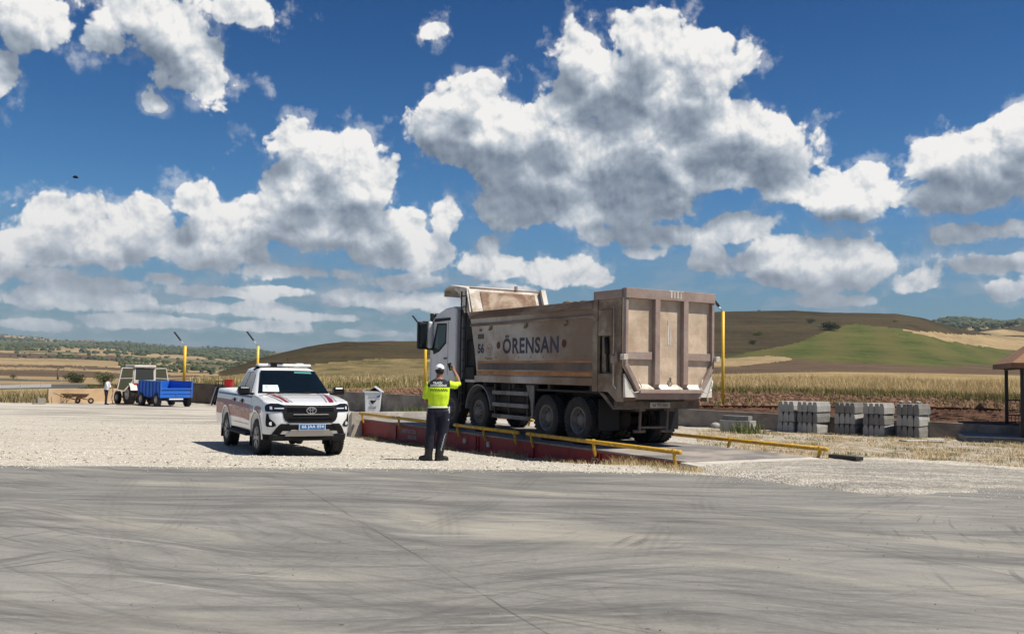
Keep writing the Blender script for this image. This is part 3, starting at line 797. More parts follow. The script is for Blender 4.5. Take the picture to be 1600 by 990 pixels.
# yellow guard rails along both sides
def guard(x0, x1, side, label):
    y = (YN + .12) if side > 0 else (YF - .12)
    r = thing('guard_rail', label, 'guard rail', TW((x0 + x1) / 2, y), TH, 'yellow pipe rails along the weighbridge')
    L = (x1 - x0) / 2; m = MB(); m.cyl((-L, 0, .165), (L, 0, .165), .045, n=14); m.ball((-L, 0, .165), .045, 6, 14, (.4, 1, 1)); m.ball((L, 0, .165), .045, 6, 14, (.4, 1, 1)); m.build('pipe', M_YEL, r)
    for xx in (-L + .18, 0.05, L - .18):
        b = MB()
        b.cyl((xx - .03, 0, .165), (xx + .03, 0, .165), .060, n=14)
        s = -1 if side > 0 else 1
        b.bar((xx, 0, .15), (xx + .02, s * .03, -.02), .055, .045, (1, 0, 0)); b.bar((xx + .02, s * .03, .0), (xx + .04, s * .09, -.14), .055, .045, (1, 0, 0))
        b.build('bracket', M_YEL, r, bevel=.008)
    return r
guard(-4.22, 1.28, 1, 'near yellow pipe rail beside the rear of the truck, closest to the concrete yard')
guard(1.68, 5.05, 1, 'near yellow pipe rail beside the middle wheels of the dump truck')
guard(5.50, 11.9, 1, 'near yellow pipe rail running from the officer to the far left end of the scale')
guard(-4.6, .9, -1, 'orange-yellow pipe rail on the far side of the scale right of the truck')
guard(1.3, 6.3, -1, 'yellow pipe rail on the far side of the scale behind the truck wheels')
guard(6.7, 11.9, -1, 'yellow pipe rail on the far side of the scale beyond the cab')
# black end plate past the far rail
b = MB(); b.bx(-5.35, -4.66, YF - .30, YF - .08, .0, .075); o = b.build('cable_box', mat('black_steel', (.02, .02, .02), .6), None, bevel=.01); o.matrix_world = TM
tag(o, 'low black steel box at the right end of the far yellow rail', 'box')

# ------------------------------------------------------------------ street lamps on yellow poles
M_LEDB = mat('black_lamp_housing', (.025, .027, .03), .4)
M_GALV = mat('galvanised_pipe', (.42, .43, .43), .4, metal=.7)
M_LENS = mat('lamp_lens', (.55, .58, .6), .25)
M_POLE = mat('yellow_pole_paint', (.80, .50, .03), .42, var=.08, vscale=3, dirt=(.45, .27, .05), damt=.25, dscale=3)
def lamp(px, D, ytop, ybot, r, label, arm=1.0):
    top = PD(px, ytop, D); bot = PD(px - (1 if px < 1000 else 3), ybot, D)
    zb = bot.z; L = top.z - zb
    o = thing('street_lamp', label, 'street lamp', (top.x, D, zb), R(0), 'yellow lamp posts along the yard wall')
    m = MB(); m.cyl((0, 0, 0), (0, 0, L), r, r * .92, n=16); m.ball((0, 0, L), r * .95, 5, 14, (1, 1, .5)); m.build('pole', M_POLE, o)
    m = MB(); m.cyl((0, 0, L - .05), (-.42 * arm, 0, L + .52 * arm), .028, n=10); m.build('arm', M_GALV, o)
    a = Vector((-.36 * arm, 0, L + .45 * arm)); e = Vector((-.88 * arm, 0, L + 1.10 * arm))
    m = MB(); m.bar(a, e, .26, .09, (0, 0, 1)); h = m.build('lamp_head', M_LEDB, o, bevel=.03)
    dd = (e - a).normalized(); up = Vector((dd.z, 0, -dd.x)); up = -up if up.z < 0 else up
    m = MB(); m.bar(a + dd * .2 - up * .048, e - dd * .06 - up * .048, .20, .012, (0, 0, 1)); m.build('lens', M_LENS, h)
    return o
lamp(289.5, 73.5, 541, 603, .115, 'yellow lamp post behind the blue trailer, leftmost')
lamp(403.5, 68.0, 541, 610, .095, 'yellow lamp post above the roof of the white pickup', .95)
lamp(665.5, 55.0, 520, 620, .085, 'yellow lamp post left of the truck cab behind the officer', .9)
lamp(1130, 45.0, 487, 655, .075, 'yellow lamp post right of the truck tailgate', .55)

# ------------------------------------------------------------------ dump truck
BODY_D = (.17, .12, .085)
M_BODY = mat('cream_dump_paint', (.44, .41, .36), .75, var=.15, vscale=2.0, dirt=(.25, .18, .12), damt=.55, dscale=.55, bump=.25, bscale=30)
def tail_dirt(m, amt):
    t = m.node_tree; b = t.nodes['Principled BSDF']; src = b.inputs['Base Color'].links[0].from_socket
    c = N(t, 'ShaderNodeTexCoord').outputs['Object']; sx = N(t, 'ShaderNodeSeparateXYZ'); t.links.new(c, sx.inputs[0])
    n = NOISE(t, VM(t, 'MULTIPLY', c, (.5, .5, .9)), 1.2, 7, .65)
    f = MR(t, MA(t, 'MULTIPLY_ADD', n, 5.0, MA(t, 'MULTIPLY', sx.outputs[0], -1.0)), -.8, 2.4, 0, amt)
    run = NOISE(t, VM(t, 'MULTIPLY', c, (9, 9, .5)), 1.0, 4, .6)
    col = MIXC(t, f, src, (.185, .115, .068)); col = MIXC(t, MR(t, run, .55, .75, 0, .5), col, (.15, .11, .08))
    sc_ = NOISE(t, c, 9, 4, .7); col = MIXC(t, MR(t, sc_, .66, .72, 0, .7), col, (.09, .06, .045))
    t.links.new(col, b.inputs['Base Color'])
tail_dirt(M_BODY, .85)
M_BODYD = mat('mud_caked_cream_paint', (.32, .265, .20), .85, var=.25, vscale=3, dirt=(.17, .115, .08), damt=.66, dscale=1.6, bump=.4, bscale=18)
M_TOPR = mat('rusty_top_rail', (.26, .20, .155), .85, var=.3, vscale=2, dirt=(.10, .06, .045), damt=.6, dscale=1.1, bump=.4, bscale=18, stretch=(.4, 1, 2))
M_RIB = mat('worn_brown_steel', (.30, .235, .205), .8, var=.25, vscale=3, dirt=(.33, .22, .19), damt=.5, dscale=2.2, bump=.3, bscale=18)
M_GATE = mat('dust_coated_gate_panel', (.56, .44, .33), .9, var=.20, vscale=2.6, dirt=(.40, .29, .20), damt=.5, dscale=1.5, bump=.35, bscale=16)
M_PANW = mat('dusty_white_steel', (.66, .63, .58), .65, var=.12, vscale=2, dirt=(.34, .25, .17), damt=.60, dscale=1.4, bump=.2)
M_ORNG = mat('orange_stripe', (.40, .175, .055), .7, var=.25, vscale=3, dirt=(.2, .12, .07), damt=.4)
M_BAND = mat('dark_grey_band', (.10, .085, .08), .8, var=.3, vscale=1.2, dirt=(.22, .16, .12), damt=.5, dscale=.8)
M_CABW = mat('grey_white_cab_paint', (.60, .61, .62), .45, var=.06, vscale=1.5, dirt=(.36, .34, .32), damt=.35, dscale=1.2)
M_CABG = mat('grey_cab_back_panel', (.11, .115, .125), .55, var=.10, vscale=1.5, dirt=(.12, .11, .10), damt=.4)
M_PLAS = mat('black_plastic', (.012, .012, .014), .6, spec=.3)
M_CHAS = mat('grimy_chassis_steel', (.028, .024, .021), .8, var=.4, vscale=3, dirt=(.07, .055, .042), damt=.5, dscale=2)
M_UNDR = mat('dusty_underrun_steel', (.15, .12, .10), .85, var=.3, vscale=4, dirt=(.07, .055, .045), damt=.5, dscale=2.5)
M_GREYR = mat('grey_side_guard', (.20, .195, .19), .7, var=.2, vscale=3, dirt=(.1, .085, .07), damt=.5)
M_TYRE = mat('dusty_tyre_rubber', (.020, .019, .019), .85, var=.3, vscale=6, dirt=(.10, .085, .07), damt=.35, dscale=3)
M_RIM = mat('grey_wheel_rim', (.15, .145, .14), .55, metal=.2, var=.15, vscale=6, dirt=(.13, .10, .08), damt=.5, dscale=4)
M_GLASSD = mat('dark_tinted_glass', (.010, .014, .018), .06, spec=.6)
M_SKYGL = mat('side_window_glass', (.10, .15, .16), .05, spec=.9)
M_TXT = mat('navy_lettering', (.045, .045, .075), .8, var=.3, vscale=2, dirt=(.15, .10, .07), damt=.35, dscale=1.2)
M_REDDOT = mat('faded_red_mark', (.085, .022, .022), .8)
M_LOAD = mat('brown_rubble', (.10, .065, .045), .95, var=.4, vscale=6, bump=1, bscale=8)
M_CHRM = mat('chrome', (.75, .76, .78), .12, metal=1.0)
M_REDL = mat('red_lamp_lens', (.35, .02, .02), .3)

truck = thing('dump_truck', 'large dusty cream four axle dump truck standing on the weighbridge', 'dump truck', TO, TH)

def wheel_proto(r, wd, rimr, rear, tread_n=34):
    """wheel turning about local Y, outer face at +Y"""
    hub = MB()
    t = MB(); h = wd / 2
    t.lathe([(h * .55, rimr), (h * .9, rimr + .02), (h, r * .80), (h * .93, r * .94), (h * .72, r - .012), (0, r - .008), (-h * .72, r - .012), (-h * .93, r * .94), (-h, r * .80), (-h * .9, rimr + .02), (-h * .55, rimr)], n=56)
    for i in range(tread_n):
        a = 2 * PI * i / tread_n
        for s in (-1, 1):
            aa = a + (.5 * 2 * PI / tread_n if s > 0 else 0)
            c = Vector((math.cos(aa) * (r - .012), s * h * .62, math.sin(aa) * (r - .012)))
            t.box(c, (.045, h * .62, 2 * PI * r / tread_n * .55), (0, -aa, 0))
    q = MB()
    if rear:
        q.lathe([(h * .86, rimr + .012), (h * .9, rimr - .012), (h * .6, rimr - .03), (h * .1, rimr - .07), (-h * .2, rimr - .12), (-h * .25, .17), (h * .25, .155), (h * .45, .12), (h * .5, 0)], n=44)
    else:
        q.lathe([(h * .86, rimr + .012), (h * .9, rimr - .012), (h * .55, rimr - .03), (h * .35, rimr - .06), (h * .75, .19), (h * .95, .17), (h * 1.0, .13), (h * 1.25, .11), (h * 1.28, 0)], n=44)
    hub = MB(); nb = 10; yb = -h * .18 if rear else h * .78; rb = .21 if rear else .165
    for i in range(nb):
        a = 2 * PI * i / nb; hub.cyl((math.cos(a) * rb, yb, math.sin(a) * rb), (math.cos(a) * rb, yb + .05, math.sin(a) * rb), .016, n=6)
    if not rear:
        pass
    hub.cyl((0, -h * .8, 0), (0, -h * .3, 0), .16, n=16)
    return t, q, hub
def add_wheel(parent, bt, x, y, z, flip=False, name='wheel'):
    t, q, hb = bt
    hbo = bpy.data.objects.new(name, hb); COL.objects.link(hbo); hbo.parent = parent; hbo.location = (x, y, z)
    if flip: hbo.rotation_euler = (0, 0, PI)
    for nm, me in (('tyre', t), ('rim', q)):
        o = bpy.data.objects.new(nm, me); COL.objects.link(o); o.parent = hbo
    return hbo
def wheel_meshes(r, wd, rimr, rear, mt=None, mr=None, mh=None, tn=34):
    out = []
    for b, nm, m in zip(wheel_proto(r, wd, rimr, rear, tn), ('tyre', 'rim', 'wheel'), (mt or M_TYRE, mr or M_RIM, mh or M_CHAS)):
        o = b.build(nm, m); out.append(o.data); bpy.data.objects.remove(o)
    return out
WR = wheel_meshes(.54, .30, .30, True); WF = wheel_meshes(.54, .32, .30, False)
for ax in (0, 1.35):
    for s in (1, -1):
        add_wheel(truck, WR, ax, s * 1.085, .538, s < 0); add_wheel(truck, WR, ax, s * .745, .538, s < 0)
for ax in (4.75, 6.45):
    for s in (1, -1): add_wheel(truck, WF, ax, s * 1.06, .538, s < 0)

# chassis
c = MB()
for s in (-1, 1): c.bx(-1.2, 7.6, s * .42 - .04, s * .42 + .04, .78, 1.06)
for xx in (-1.1, .65, 2.4, 3.4, 5.6, 7.3): c.bx(xx - .05, xx + .05, -.38, .38, .82, 1.0)
for ax in (0, 1.35, 4.75, 6.45):
    c.cyl((ax, -.95, .54), (ax, .95, .54), .09, n=12)
    if ax < 2: c.ball((ax, 0, .56), .26, 8, 14, (1, 1, 1)); c.bar((ax - .55, .5, .74), (ax + .55, .5, .74), .09, .12); c.bar((ax - .55, -.5, .74), (ax + .55, -.5, .74), .09, .12)
c.bx(-1.3, 4.7, -.50, .50, 1.06, 1.36)
c.build('chassis', M_CHAS, truck)
for s in (1, -1):
    c = MB(); c.bx(-.75, 2.05, *sorted((s * .50, s * 1.16)), 1.17, 1.22); c.bx(2.02, 2.06, *sorted((s * .5, s * 1.16)), .75, 1.2); c.bx(2.1, 4.0, *sorted((s * .35, s * .95)), 1.02, 1.33)
    c.build('inner_mudguard', M_PLAS, truck)
    for xx in (-.45, 1.3, 3.0, 4.5):
        c = MB(); c.bx(xx - .05, xx + .05, *sorted((s * .45, s * 1.18)), 1.22, 1.38); c.build('outrigger', M_CHAS, truck)
c = MB(); c.cyl((2.1, .80, .80), (3.9, .80, .80), .29, n=20); c.bx(2.2, 3.8, -1.05, -.5, .5, 1.1); c.build('fuel_tank', M_CHAS, truck)
# boxes between cab and body
c = MB(); c.bx(5.35, 6.1, -1.0, 1.05, .95, 1.75); c.bx(5.5, 6.05, .35, .95, 1.75, 2.5); c.bx(5.2, 5.5, .6, 1.08, .62, 1.2); c.build('air_intake', M_PLAS, truck, bevel=.02)
c = MB(); c.bx(5.1, 5.95, 1.0, 1.12, 1.32, 1.39); c.build('catwalk_edge', M_PANW, truck)
# rear underrun and lamps
c = MB(); c.bx(-1.42, -1.30, -1.17, 1.17, .86, 1.02); c.bx(-1.38, -1.30, -1.1, 1.1, 1.02, 1.10)
for y in (-.42, .42): c.bx(-1.36, -1.16, y - .08, y + .08, .80, 1.12)
for y in (-.32, .45):
    c.bar((-1.32, y, .86), (-1.28, y, .34), .05); c.cyl((-1.28, y - .16, .36), (-1.28, y + .16, .36), .035)
c.bar((-1.27, -.34, .44), (-1.27, .47, .44), .05)
c.build('underrun_bar', M_UNDR, truck, bevel=.008)
for y in (.9, -.9):
    c = MB(); c.bx(-1.45, -1.38, y - .22, y + .22, 1.03, 1.14); c.build('tail_lamp', mat('dusty_tail_lamp', (.20, .12, .10), .7), truck, bevel=.01)
    c = MB(); c.prism([(-.98, 1.16), (-.70, 1.24), (-1.28, .84), (-1.34, .88)], 'Y', y - .28, y + .28); c.build('mud_flap_bracket', M_UNDR, truck)
for y in (0.86, -.86):
    c = MB(); c.bx(-.72, -.70, y - .28, y + .28, .35, 1.05); c.build('mud_flap', M_PLAS, truck)
c = MB(); c.bx(-1.445, -1.43, -.28, .28, .88, 1.0); c.build('number_plate', M_PIER, truck)
lettering('56 TD 056', .07, .44, (-1.449, 0, .94), (0, -1, 0), (0, 0, 1), M_TXT, truck, 'plate_characters', bold=.01)
# fender arch over axle 2
c = MB()
pts = []
for i in range(13):
    a = PI * (.02 + .96 * i / 12); pts.append((4.75 + .70 * math.cos(a), .56 + .70 * math.sin(a)))
for (a, b_) in zip(pts[:-1], pts[1:]): c.bar((a[0], 1.06, a[1]), (b_[0], 1.06, b_[1]), .36, .035)
c.build('wheel_arch', M_GREYR, truck)
c = MB(); c.prism([(1.95, 1.30), (2.32, 1.30), (2.10, .90), (2.05, .50), (1.97, .50)], 'Y', 1.16, 1.20); c.build('rear_fender_plate', M_GREYR, truck)
for z in (1.08, .77, .47):
    c = MB(); c.bx(2.12 if z < .7 else 2.2, 4.02, 1.17, 1.21, z - .05, z + .05); c.build('side_guard', M_GREYR, truck, bevel=.006)
for xx in (2.3, 3.2, 3.95):
    c = MB(); c.bx(xx - .03, xx + .03, 1.12, 1.17, .42, 1.3); c.build('side_guard_bracket', M_CHAS, truck)

# --- dump body
W2 = 1.25
side = [(-.62, 1.36), (4.84, 1.36), (5.02, 2.2), (5.30, 3.06), (5.30, 3.25), (-.62, 3.25)]
body = MB()
for s in (1, -1): body.prism(side, 'Y', s * (W2 - .10), s * (W2 - .03))
body.bx(-1.70, 4.9, -W2 + .10, W2 - .10, 1.36, 1.44)                                   # floor
body.prism([(4.84, 1.36), (5.30, 3.25), (5.22, 3.25), (4.76, 1.36)], 'Y', -W2 + .08, W2 - .08)
body = body.build('dump_body', M_BODY, truck, bevel=.006)
for s in (1, -1):
    r = MB(); y0, y1 = sorted((s * (W2 - .05), s * W2)); r.bx(-.62, 5.30, y0, y1 + (.03 if s > 0 else 0), 3.06, 3.25); r.bx(-.62, 5.26, y0, y1 + .012 * s if s > 0 else y1, 2.85, 2.92)
    r.build('top_rail', M_TOPR, body, bevel=.008)
    r = MB(); r.bx(-.62, 4.92, *sorted((s * (W2 - .05), s * (W2 + .015))), 1.34, 1.51); r.build('bottom_rail', M_BODY, body, bevel=.006)
    r = MB(); r.bx(-.62, 4.86, *sorted((s * (W2 - .04), s * (W2 - .022))), 1.55, 1.64); r.build('wide_stripe', M_ORNG, body)
    r = MB(); r.bx(-.62, 4.80, *sorted((s * (W2 - .04), s * (W2 - .018))), 1.67, 1.845); r.build('dark_stripe', M_BAND, body)
    r = MB(); r.bx(-.62, 4.82, *sorted((s * (W2 - .04), s * (W2 - .020))), 1.855, 1.90); r.build('thin_stripe', M_ORNG, body)
    for xx in (4.1, 2.3, .5):
        r = MB(); r.box((xx, s * (W2 - .01), 2.78), (.10, .05, .09)); r.box((xx + .03, s * (W2 + .01), 2.74), (.03, .05, .06)); r.build('tarp_hook', M_BODYD, body)
    for k in range(9):
        r = MB(); r.ball((4.4 - k * .58, s * (W2 - .03), 1.99), .022, 4, 8); r.build('bolt', M_RIB, body)
yt = W2 - .026
lettering('ÖRENSAN', .49, 2.66, (2.15, yt, 2.33), lv, ru, M_TXT, body, 'lettering', bold=.032, spacing=1.10)
lettering('56', .27, .36, (4.66, yt, 2.24), lv, ru, M_TXT, body, 'fleet_number', bold=.05)
for xx in (3.70, .60):
    r = MB(); r.cyl((xx, yt - .004, 2.31), (xx, yt + .001, 2.31), .095, n=24); r.build('red_dot', M_REDDOT, body)
r = MB(); r.bx(4.5, 4.84, yt - .003, yt + .001, 2.50, 2.63); r.build('dark_sticker', mat('dark_sticker', (.07, .06, .045), .7, var=.4, vscale=20), body)
r = MB(); r.bx(4.62, 4.76, yt - .003, yt + .001, 2.71, 2.77); r.build('small_mark', M_TXT, body)
r = MB(); r.lathe([(0, .165), (0, .145)], 'Y', (4.18, yt + .001, 2.20), 32); r.lathe([(0, .09), (0, .07)], 'Y', (4.18, yt + .001, 2.20), 24)
for k in range(3):
    a = k * 2 * PI / 3 + .5; r.bar((4.18, yt + .0012, 2.2), (4.18 + .13 * math.cos(a), yt + .0012, 2.2 + .13 * math.sin(a)), .002, .02, (1, 0, 0) if abs(math.cos(a)) < .5 else (0, 0, 1))
r.build('round_emblem', mat('faded_red_emblem', (.27, .16, .14), .8), body)
r = MB(); r.bx(4.05, 4.35, yt - .003, yt + .001, 1.93, 2.0); r.build('yellow_sticker', mat('dull_yellow_sticker', (.24, .19, .09), .8), body)
# rear pillar with its cylinder niche
for s in (1, -1):
    p = MB()
    def bxs(x0, x1, ya, yb, z0, z1): p.bx(x0, x1, *sorted((s * ya, s * yb)), z0, z1)
    bxs(-.78, -.60, W2 - .08, W2 + .01, 1.22, 3.25)
    bxs(-1.62, -.78, W2 - .08, W2 - .02, 2.45, 3.25); bxs(-1.30, -.80, W2 - .03, W2 + .0, 2.45, 3.02)
    bxs(-1.62, -1.30, W2 - .08, W2 - .03, 1.5, 2.45); bxs(-1.30, -.78, W2 - .16, W2 - .12, 1.5, 2.45)
    p.prism([(-.78, 1.62), (-.78, 1.22), (-1.15, 1.22), (-1.45, 1.02), (-1.66, 1.02), (-1.62, 1.62)], 'Y', *sorted((s * (W2 - .08), s * (W2 - .02))))
    p.build('rear_pillar', M_BODYD, body, bevel=.01)
    p = MB(); p.bx(-1.74, -.62, *sorted((s * (W2 - .10), s * (W2 + .01))), 3.25, 3.44); p.build('raised_top_box', M_RIB, body, bevel=.012)
    p = MB(); p.cyl((-1.02, s * (W2 - .07), 2.40), (-1.08, s * (W2 - .07), 1.65), .035, n=10); p.cyl((-1.02, s * (W2 - .07), 2.42), (-1.05, s * (W2 - .07), 2.05), .055, n=10); p.build('lift_cylinder', M_PLAS, body)
    p = MB(); p.box((-1.44, s * (W2 + .02), 1.93), (.16, .10, .16)); p.box((-1.56, s * (W2 + .05), 1.99), (.05, .05, .2)); p.build('gate_hinge', M_RIB, body, bevel=.01)
    p = MB(); p.tube([(-1.40, s * (W2 + .02), 3.1), (-1.42, s * (W2 + .03), 2.0), (-1.42, s * (W2 + .03), 1.38), (-1.5, s * (W2 + .02), 1.30)], .014, 6); p.build('air_hose', M_PANW, body)
    p = MB()
    hs = [Vector((-1.78, s * (W2 - .02), 1.50)), Vector((-1.84, s * (W2 - .1), 1.30)), Vector((-1.84, s * (W2 - .2), 1.22)), Vector((-1.84, s * (W2 - .33), 1.24)), Vector((-1.83, s * (W2 - .42), 1.34)), Vector((-1.82, s * (W2 - .35), 1.52))]
    p.tube(hs, .012, 6); p.build('safety_chain', M_PANW, body)
# tailgate
GX = -1.76
gate_o = [(-W2, 3.25), (-W2, 1.80), (-W2 + .36, 1.25), (W2 - .36, 1.25), (W2, 1.80), (W2, 3.25)]
gt = MB(); gt.prism(gate_o, 'X', GX + .04, GX + .08)
gate = gt.build('tailgate', M_GATE, truck, bevel=.004)
fr = MB()
fr.bx(GX - .07, GX + .10, -W2 - .01, W2 + .01, 3.24, 3.46)
for s in (1, -1):
    fr.bx(GX - .05, GX + .04, *sorted((s * (W2 - .07), s * W2)), 1.80, 3.24)
    fr.bar((GX - .01, s * (W2 - .03), 1.82), (GX - .01, s * (W2 - .38), 1.27), .10, .09, (1, 0, 0))
fr.bx(GX - .10, GX + .04, -W2 + .37, W2 - .37, 1.21, 1.29)
fr.prism([(-W2 + .30, 1.21), (W2 - .30, 1.21), (W2 - .36, 1.08), (-W2 + .36, 1.08)], 'X', GX + .0, GX + .06)
fr.build('gate_frame', M_RIB, gate, bevel=.008)
for y in (.40, -.40):
    fr = MB(); fr.prism([(GX + .04, 3.24), (GX - .075, 3.24), (GX - .075, 1.40), (GX + .04, 1.28)], 'Y', y - .068, y + .068); fr.build('gate_rib', M_RIB, gate, bevel=.008)
for s in (1, -1):
    fr = MB(); fr.bx(GX - .02, GX + .04, *sorted((s * .49, s * (W2 - .07))), 1.93, 2.10); fr.build('gate_crossbar', M_RIB, gate, bevel=.008)
    # wedge pockets at the foot of the gate
    fr = MB(); fr.prism([(s * (W2 - .02), 1.62), (s * (W2 - .02), 1.12), (s * (W2 - .36), 1.12)], 'X', GX + .0, GX + .05)
    fr.build('corner_wedge', M_PANW, gate)
    fr = MB(); fr.box((GX - .06, s * (W2 + .05), 1.98), (.14, .12, .12)); fr.cyl((GX - .06, s * (W2 + .05), 1.98), (GX - .06, s * (W2 + .13), 1.98), .05, n=10); fr.build('hinge_pin', M_PANW, gate, bevel=.01)
ll = MB()
for y0, y1 in ((-.315, .315), (.485, W2 - .40), (-W2 + .40, -.485)): ll.prism([(GX + .04, 1.40), (GX - .085, 1.295), (GX + .04, 1.295)], 'Y', y0, y1)
ll.build('sill', M_PANW, gate)
ll = MB(); ll.lathe([(-.01, .03), (0, .045), (.01, .03)], 'X', (GX - .02, -.02, 1.42), 14); ll.box((GX, -.02, 1.50), (.03, .03, .10)); ll.build('tow_eye', M_UNDR, gate)
pt = MB()
for k in range(4): pt.box((GX - .0715, .02 - .09 * k, 3.37 - .01 * (k % 2)), (.004, .04, .14))
pt.box((GX - .0715, -.12, 3.45), (.004, .4, .02)); pt.box((GX + .038, .02, 2.55), (.006, .035, .55)); pt.box((GX + .038, -.05, 2.45), (.006, .02, .4))
pt.build('cement_drips', M_PANW, gate)
# headboard and canopy over the cab
hb = MB()
hb.prism([(5.22, 3.25), (5.30, 3.25), (5.56, 3.92), (5.50, 3.92)], 'Y', -W2 + .06, W2 - .06)
hb.build('headboard', M_PANW, body)
cn = MB(); cn.prism([(5.50, 3.90), (5.52, 3.95), (6.55, 4.10), (6.95, 3.98), (6.95, 3.78), (6.92, 3.78), (6.90, 3.93), (6.54, 4.04)], 'Y', -W2 + .02, W2 - .02)
cn.bx(5.50, 5.62, -W2, W2, 3.84, 3.93)
cn.build('canopy', M_PANW, body, bevel=.006)
for s in (1, -1):
    gs = MB(); gs.prism([(5.28, 3.25), (5.55, 3.93), (6.30, 3.98), (5.95, 3.80), (5.62, 3.25)], 'Y', *sorted((s * (W2 - .04), s * W2))); gs.build('canopy_gusset', M_PANW, body)
    gs = MB(); gs.bar((5.33, s * (W2 - .05), 3.2), (5.60, s * (W2 - .05), 3.93), .10, .13, (1, 0, 0)); gs.build('headboard_post', M_PANW, body, bevel=.01)
p_ = MB(); p_.prism([(5.225, 3.30), (5.235, 3.30), (5.46, 3.86), (5.45, 3.86)], 'Y', -.95, .85); p_.X = Matrix.Translation((-.012, 0, 0)); p_.build('rusty_inner_panel', mat('rust_scoured_panel', (.42, .33, .25), .8, var=.2, vscale=2, dirt=(.20, .12, .08), damt=.75, dscale=1.3), body)
p_ = MB(); p_.bar((5.10, -W2 + .05, 3.2), (5.42, -W2 + .05, 4.0), .16, .10, (1, 0, 0)); p_.bar((5.42, -W2 + .05, 3.98), (5.75, -W2 + .05, 3.96), .08, .06); p_.build('headboard_end_post', M_PANW, body, bevel=.01)
p_ = MB(); p_.cyl((5.52, -W2 + .1, 3.96), (5.52, W2 - .1, 3.96), .02, n=8); p_.box((5.50, -.35, 4.02), (.05, .08, .12)); p_.build('tarp_bar', M_RIB, body)
# ladder
ld = MB()
for xx in (5.50, 5.78): ld.tube([(xx, 1.26, 3.86), (xx, 1.26, .70)], .02, 8)
for k in range(11): ld.cyl((5.50, 1.26, .72 + .30 * k), (5.78, 1.26, .72 + .30 * k), .014, n=8)
ld.build('ladder', M_PLAS, truck)

# --- cab
cab = MB()
cp = [(6.22, 1.30), (6.22, 3.40), (6.35, 3.47), (6.9, 3.44), (7.45, 3.30), (7.78, 3.12), (7.90, 2.10), (7.92, .70), (7.15, .70)]
arch = [(6.45 + .66 * math.cos(a), .56 + .66 * math.sin(a)) for a in [R(v) for v in (12, 32, 52, 72, 92, 110)]]
cab.prism(cp + arch, 'Y', -1.2, 1.2)
cabo = cab.build('cab', M_CABW, truck, bevel=.07, bseg=4)
bk_ = MB(); bk_.bx(6.08, 6.225, -1.14, 1.14, 1.35, 3.36); bk_.bx(5.98, 6.1, .72, 1.10, 1.4, 3.2); bk_.build('cab_back_panel', M_CABG, cabo, bevel=.04, bseg=3)
for s in (1, -1):
    y1 = 1.2 * s
    q = MB(); q.prism([(6.55, 3.16), (7.55, 3.16), (7.60, 3.06), (6.55, 3.08)], 'Y', *sorted((y1 - .01 * s, y1 + .02 * s))); q.build('roof_trim', M_PLAS, cabo)
    q = MB(); q.prism([(6.78, 3.0), (7.42, 3.02), (7.72, 2.30), (7.62, 2.10), (7.25, 2.18), (6.80, 2.42)], 'Y', *sorted((y1 - .01 * s, y1 + .006 * s))); sw = q.build('window_surround', M_PLAS, cabo)
    q = MB(); q.prism([(6.84, 2.95), (7.32, 2.96), (7.56, 2.32), (7.28, 2.24), (6.86, 2.46)], 'Y', *sorted((y1 - .004 * s, y1 + .010 * s))); q.build('side_window', M_SKYGL, cabo)
    q = MB(); q.bx(6.68, 6.695, *sorted((y1 - .01 * s, y1 + .003 * s)), 1.5, 3.05); q.bx(7.78, 7.795, *sorted((y1 - .01 * s, y1 + .003 * s)), 1.3, 2.0); q.build('door_seam', M_PLAS, cabo)
    q = MB(); q.box((6.82, y1 + .02 * s, 1.98), (.16, .03, .04)); q.build('door_handle', M_PLAS, cabo)
    q = MB(); q.bx(7.16, 7.88, *sorted((s * 1.02, s * 1.22)), .34, .72); q.bx(7.16, 7.6, *sorted((s * 1.02, s * 1.23)), .72, 1.10); q.build('cab_step', M_PLAS, truck, bevel=.03)
    q = MB(); q.bx(5.80, 6.0, *sorted((s * .95, s * 1.2)), .45, 1.4); q.build('rear_wing', M_PLAS, truck, bevel=.03)
    # mirror
    q = MB(); q.box((7.78, s * 1.52, 2.66), (.16, .30, .82)); mo = q.build('mirror', M_PLAS, cabo, bevel=.06, bseg=3)
    q = MB(); q.bx(7.68, 7.698, *sorted((s * 1.41, s * 1.63)), 2.32, 3.0); q.build('mirror_glass', M_GLASSD, mo)
    q = MB(); q.box((7.70, s * 1.30, 2.68), (.16, .15, .80)); q.build('mirror_shroud', M_CABW, mo, bevel=.05)
    q = MB(); q.bar((7.70, s * 1.16, 3.05), (7.76, s * 1.52, 3.05), .08); q.bar((7.70, s * 1.16, 2.26), (7.76, s * 1.52, 2.30), .08); q.box((7.74, s * 1.22, 3.22), (.10, .10, .22)); q.build('mirror_arm', M_PLAS, mo, bevel=.02)
q = MB(); q.prism([(7.86, 2.22), (7.80, 3.0), (7.775, 3.0), (7.835, 2.22)], 'Y', -1.05, 1.05); q.X = Matrix.Translation((.04, 0, 0)); q.build('windscreen', M_GLASSD, cabo)
q = MB(); q.bx(7.86, 7.98, -1.18, 1.18, .42, .95); q.build('bumper', M_CABG, truck, bevel=.04)
q = MB(); q.bx(7.91, 7.945, -.8, .8, 1.2, 1.95); q.build('grille', M_PLAS, cabo, bevel=.01)
q = MB(); q.prism([(7.6, 3.20), (7.72, 3.34), (8.05, 3.16), (8.03, 3.05), (7.85, 3.10)], 'Y', -1.12, 1.12); q.build('sun_visor', M_PLAS, cabo)
